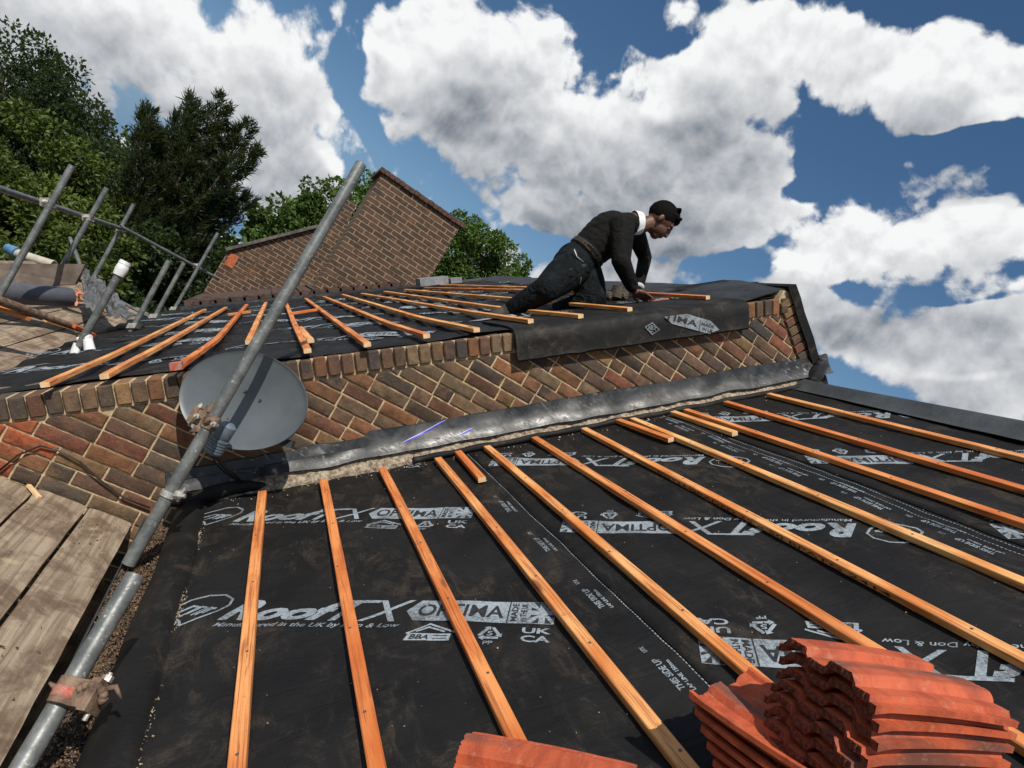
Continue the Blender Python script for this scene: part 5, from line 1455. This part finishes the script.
def f_knit(t, bs, oc):
    c = t.mix(t.ramp(t.noise(oc, 6, 5), .3, .7), (.0045, .0042, .0042), (.011, .010, .0092)); t.put(bs.inputs['Base Color'], c); bs.inputs['Roughness'].default_value = .9
    bs.inputs['Specular IOR Level'].default_value = .2
    bump(t, bs, t.m('ADD', t.m('MULTIPLY', t.noise(oc, 9, 3, .5, 1.5), 1.0), t.m('MULTIPLY', t.noise(oc, 160, 2), .08)), .9, .03)
jum = mat('charcoal_jumper', f_knit)
def f_denim(t, bs, oc):
    n1 = t.noise(oc, 7, 5, .6, 1.0); c = t.mix(t.ramp(n1, .35, .68), (.0025, .0033, .004), (.0075, .0105, .0125)); c = t.mix(t.m('MULTIPLY', t.ramp(t.noise(oc, 20, 4), .64, .74), .4), c, (.10, .12, .125))
    t.put(bs.inputs['Base Color'], c); bs.inputs['Roughness'].default_value = .85; bs.inputs['Specular IOR Level'].default_value = .15; bump(t, bs, t.noise(oc, 11, 3, .5, 2.0), .9, .035)
den = mat('dark_worn_trousers', f_denim)
bootm = simple('dusty_work_boot', (.03, .025, .022), (.09, .075, .06), 20, .8, .6, .005)
def J(px, py, y): return onY(px, py, y)
man = empty('person', J(560, 316, 4.1)); tag(man, 'person in a charcoal jumper and dark trousers kneeling on the upper roof, looking down', 'person')
hipN, hipF = J(573, 267, 4.06), J(583, 267, 4.26)
kneN, ankN, toeN = J(545, 290, 3.86), J(512, 309, 4.00), J(497, 314, 4.03)
kneF, ankF, toeF = J(593, 300, 3.98), J(556, 311, 4.18), J(542, 312, 4.2)
pel = J(576, 262, 4.18); waist = J(593, 247, 4.16); ches = J(612, 230, 4.14); nek = J(634, 221, 4.12)
shN, shF = J(622, 225, 3.97), J(634, 229, 4.34)
elN, wrN = J(621, 261, 3.86), J(634, 291, 3.90)
elF, wrF = J(645, 258, 4.42), J(637, 293, 4.24)
hc = J(661, 221, 4.10)                               # head centre
hd_up = (RIGHT*.80+UPV*.60).normalized(); hd_f = (RIGHT*.58-UPV*.81).normalized(); hd_f = (hd_f-hd_up*hd_f.dot(hd_up)).normalized(); hd_s = hd_up.cross(hd_f)
if hd_s.dot(-FWD) < 0: hd_s = -hd_s
HS = 1.12
def H(u_, f_, s_): return hc+hd_up*u_*HS+hd_f*f_*HS+hd_s*s_*HS
b = MB()
fr = (hd_f, hd_s, hd_up)
b.ball(H(.022, -.012, 0), .095*HS, 3, 0, (1.0, .80, .98), fr)        # skull
b.ball(H(-.040, .030, 0), .066*HS, 3, 0, (.92, .86, 1.0), fr)         # face
b.ball(H(-.085, .045, 0), .036*HS, 2, 0, (1.0, 1.0, .9), fr)          # chin
b.ball(H(-.060, .0, 0), .060*HS, 2, 0, (1.0, .88, .9), fr)            # jaw
b.ball(H(.022, .075, 0), .022*HS, 2, 0, (.8, 2.2, .6), fr)            # brow
b.tube([H(.010, .088, 0), H(-.018, .097, 0), H(-.034, .101, 0), H(-.042, .084, 0)], [.010, .013, .016, .012], 10)   # nose
b.ball(H(-.058, .086, 0), .014, 2, 0, (.8, 1.7, .55), fr); b.ball(H(-.070, .082, 0), .014, 2, 0, (.8, 1.5, .55), fr)  # lips
for s_ in (-1, 1):
    b.ball(H(-.002, .074, .030*s_), .014, 2, 0, (.7, 1.1, .8), fr)
    b.ball(H(-.012, -.012, .078*s_), .026, 2, 0, (.75, .32, 1.15), fr); b.ball(H(-.030, -.008, .076*s_), .013, 2, 0, (.8, .5, 1), fr)
limb(b, [H(-.055, -.030, 0), J(641, 226, 4.12), nek, ches, waist, pel], [.056, .056, .062, .080, .080, .085])
for sh, el, wr in ((shN, elN, wrN), (shF, elF, wrF)): limb(b, [ches, sh, el, wr], [.06, .040, .036, .027])
for hp_, kn, an, to in ((hipN, kneN, ankN, toeN), (hipF, kneF, ankF, toeF)): limb(b, [pel, hp_, kn, an, to], [.06, .055, .040, .030, .024])
def hand(m_, wr, d, up_, side_, curl, sgn):
    """palm then four unequal fingers with bends and a thumb from the side of the palm"""
    d = d.normalized(); side_ = (side_-d*side_.dot(d)).normalized(); up_ = d.cross(side_); up_ = up_ if up_.dot(Vector((0, 0, 1))) > 0 else -up_
    pc = wr+d*.052
    m_.ball(wr+d*.012, .028, 2); m_.ball(pc, .040, 3, 0, (1.2, 1.08, .62), (d, side_, up_)); m_.ball(pc+d*.022, .040, 2, 0, (.85, 1.1, .55), (d, side_, up_))
    for k, (ln, of) in enumerate(((.080, -.034), (.092, -.011), (.086, .012), (.066, .034))):
        p = pc+d*.034+side_*of*sgn; a = 0.12; q = [p-d*.02]; dd = (d+side_*of*3*sgn).normalized()
        for s_, f in enumerate((.44, .32, .24)):
            a += curl*(.35+.15*k*.3); v = dd*math.cos(a)-up_*math.sin(a); q.append(q[-1]+v*(ln*f+(.02 if s_ == 0 else 0)))
        limb(m_, q, [.0112, .0104, .0095, .0082], 8)
    t0 = wr+d*.020-side_*.026*sgn; limb(m_, [t0, t0+(d*.5-side_*.8*sgn-up_*.15).normalized()*.036, t0+(d*.75-side_*.62*sgn-up_*.3).normalized()*.066, t0+(d*.95-side_*.40*sgn-up_*.45).normalized()*.086], [.014, .0115, .0100, .0085], 8)
hN = J(652, 298.5, 3.90)-wrN
class Big(MB): pass
hand(b, wrN, hN, (N-Vector((0, .35, 0))).normalized(), Vector((0, 1, -.5)).normalized(), .40, -1)
hand(b, wrF, J(652, 300, 4.2)-wrF, N, Vector((0, 1, 0)), .5, 1)
body = remesh(b, 'body', skin, man, .0052, 2, .4)
# eyes are lowered; brows
m_ = MB()
for s_ in (-1, 1):
    m_.tube([H(.016, .086, .012*s_), H(.022, .084, .030*s_), H(.016, .074, .046*s_)], [.004, .0055, .003], 8)
m_.build('eyebrows', hairm, body, True)
m_ = MB()
for s_ in (-1, 1): m_.ball(H(-.006, .080, .030*s_), .0085, 2, 0, (.6, 1.3, .7), fr)
m_.build('eyes', simple('dark_eyes', (.02, .015, .012), (.05, .04, .035), 20, .3), body, True)
# hair: cropped at the sides, thick on top with a ragged fringe
h = MB(); rng = random.Random(6)
h.ball(H(.038, -.022, 0), .100*HS, 3, 0, (1.0, .84, .95), fr); h.ball(H(.030, -.050, 0), .078*HS, 2, 0, (1, .95, 1), fr)
h.ball(H(.080, .028, 0), .060*HS, 2, 0, (1.10, 1.15, .62), fr)
for k in range(60):
    a = rng.uniform(-1.2, 1.2); e = rng.uniform(-.3, 1.5); p = H(.045+.080*math.sin(e), .080*math.cos(e)*(1 if e > .95 else -1), .055*a)
    h.ball(p, rng.uniform(.012, .019), 1, .2)
for k in range(16): h.ball(H(.072+rng.uniform(-.012, .02), .068+rng.uniform(-.01, .010), rng.uniform(-.055, .055)), rng.uniform(.012, .020), 1, .2)
hair = remesh(h, 'hair', hairm, man, .006, 5, .5)
# trim hair off the face: nothing below the brow in front is modelled, so only the cap covers the skull
# jumper
j = MB()
ay = Vector((0, 1, 0))
def ell(m_, c, rx, ry, rz, ax_):
    ax_ = ax_.normalized(); b2 = (ay-ax_*ay.dot(ax_)).normalized(); c3_ = ax_.cross(b2); m_.ball(c, 1, 3, 0, (rx, ry, rz), (ax_, b2, c3_))
ax_ = (ches-waist)
for f, ry, rz in ((-.35, .185, .142), (0, .185, .142), (.25, .19, .148), (.5, .20, .152), (.75, .205, .155), (1.0, .21, .148), (1.18, .20, .130)):
    ell(j, waist.lerp(ches, f), .10, ry, rz, ax_)
ell(j, nek.lerp(ches, .35), .09, .13, .085, nek-ches)
limb(j, [ches+ay*-.06, shN, elN, wrN-(wrN-elN)*.16], [.105, .092, .068, .048], 18); limb(j, [ches+ay*.06, shF, elF, wrF-(wrF-elF)*.12], [.095, .080, .056, .042], 18)
j.ball(elN, .060, 2); 
for k in range(10):
    p = shN.lerp(elN, .15+.085*k); j.ball(p+Vector((math.sin(k*2.3)*.012, math.cos(k*1.9)*.012, 0)), .064-.002*k, 2)
remesh(j, 'jumper', jum, man, .009, 3, .5)
# cuffs
for wr, el, nm in ((wrN, elN, 'cuff'), (wrF, elF, 'cuff')):
    m_ = MB(); d = (wr-el).normalized(); m_.tube([wr-d*.072, wr-d*.040], [.045, .040], 16); m_.build(nm, simple('pale_shirt_cuff', (.35, .36, .36), (.5, .5, .5), 20, .8), man, True)
# shirt collar: standing band and two points
m_ = MB(); nd = (H(-.055, -.03, 0)-nek).normalized(); cx_ = (RIGHT-nd*RIGHT.dot(nd)).normalized(); cy_ = nd.cross(cx_)
seg = 28; base_ = J(637, 223, 4.12)
def cr(off, r_, k, tilt=0): a = 2*math.pi*k/seg; return base_+nd*off+(cx_*math.cos(a)*r_+cy_*math.sin(a)*r_*1.12)
m_.loft([[cr(-.030, .078, k) for k in range(seg)], [cr(.012, .076, k) for k in range(seg)], [cr(.026, .074, k) for k in range(seg)], [cr(.026, .070, k) for k in range(seg)], [cr(-.02, .070, k) for k in range(seg)]], cap=False)
f0 = base_+hd_f*.060-nd*.02
for s_ in (-1, 1):
    p0 = f0+ay*.012*s_; p1 = f0-ay*.070*-s_-hd_f*.015; p2 = f0+hd_f*.022-nd*.055+ay*.035*s_
    m_.add([p0, p1, p2, p0+hd_f*.006, p1+hd_f*.006, p2+hd_f*.006], [(0, 1, 2), (5, 4, 3), (0, 3, 4, 1), (1, 4, 5, 2), (2, 5, 3, 0)])
autosmooth(fix_normals(m_.build('shirt_collar', simple('white_shirt', (.62, .63, .66), (.78, .79, .80), 12, .8), man)), 60)
# trousers
p = MB(); wd_ = (waist-pel).normalized()
ell(p, pel, .14, .185, .150, waist-pel); ell(p, pel.lerp(waist, .45), .11, .170, .132, waist-pel); ell(p, hipN.lerp(pel, .4)-RIGHT*.03, .13, .13, .13, RIGHT)
limb(p, [hipN, hipN.lerp(kneN, .5), kneN, kneN.lerp(ankN, .4), ankN], [.138, .122, .090, .080, .064], 20)
limb(p, [hipF, hipF.lerp(kneF, .5), kneF, kneF.lerp(ankF, .4), ankF], [.130, .125, .100, .080, .062], 20)
p.ball(ankN-(ankN-kneN).normalized()*.03, .070, 2, .05); p.ball(kneN+Vector((0, -.02, .0)), .088, 2, .03)
remesh(p, 'trousers', den, man, .009, 3, .5)
# belt with a hanging chain
m_ = MB(); c = pel.lerp(waist, .62); d = (waist-pel).normalized(); b2 = (ay-d*ay.dot(d)).normalized(); c3_ = d.cross(b2)
ringf = lambda off, k_: [c+d*off+b2*.176*k_*math.cos(a)+c3_*.138*k_*math.sin(a) for a in [2*math.pi*i/36 for i in range(36)]]
m_.loft([ringf(-.018, 1.0), ringf(-.018, 1.03), ringf(.018, 1.03), ringf(.018, 1.0)], cap=False); autosmooth(m_.build('belt', simple('brown_belt', (.018, .012, .008), (.05, .03, .018), 20, .6), man), 40)
m_ = MB(); s0 = J(574, 249, 3.93); s1 = J(583, 262, 3.92); m_.tube([s0, s0.lerp(s1, .4)+Vector((0, -.01, -.02)), s1], .005, 6); s2, s3 = J(576, 272, 3.90), J(580, 284, 3.92); m_.tube([s2, s2.lerp(s3, .5)+RIGHT*.02, s3], .0045, 6); m_.build('chain', M['boltsteel'], man, True)
# boots
for an, to, kn in ((ankN, toeN, kneN), (ankF, toeF, kneF)):
    bt = MB(); d = (to-an).normalized(); limb(bt, [an+(kn-an).normalized()*.05, an, an+d*.06-N*.012, to+d*.05-N*.018], [.056, .058, .050, .040], 14); bt.ball(an-N*.03, .050, 2)
    o = remesh(bt, 'boot', bootm, man, .008, 2, .5)
# tools beside the knee
m_ = MB(); q = J(616, 298, 4.25)
m_.tube([q, q+UPV*.09+RIGHT*.02], [.05, .045], 12); m_.ball(q+RIGHT*.06+UPV*.02, .045, 2, .2); m_.ball(q-RIGHT*.05+UPV*.01, .04, 2, .2)
tag(m_.build('tool_pouch', simple('dark_tool_pouch', (.03, .025, .022), (.10, .075, .05), 18, .7, .8, .01)), 'dark lumpy tool pouch behind the knee of the kneeling person', 'tool pouch')
m_ = MB(); a, b_ = J(650, 303.5, 3.86), J(668, 300, 3.86); t = (b_-a).normalized(); m_.box((a+b_)/2, t, Vector((0, 1, 0)), Vector((0, 1, 0)).cross(t), (b_-a).length, .04, .030); 
tag(m_.build('wood_block', M['redpaint']), 'short red block under the fingers of the kneeling person', 'block')
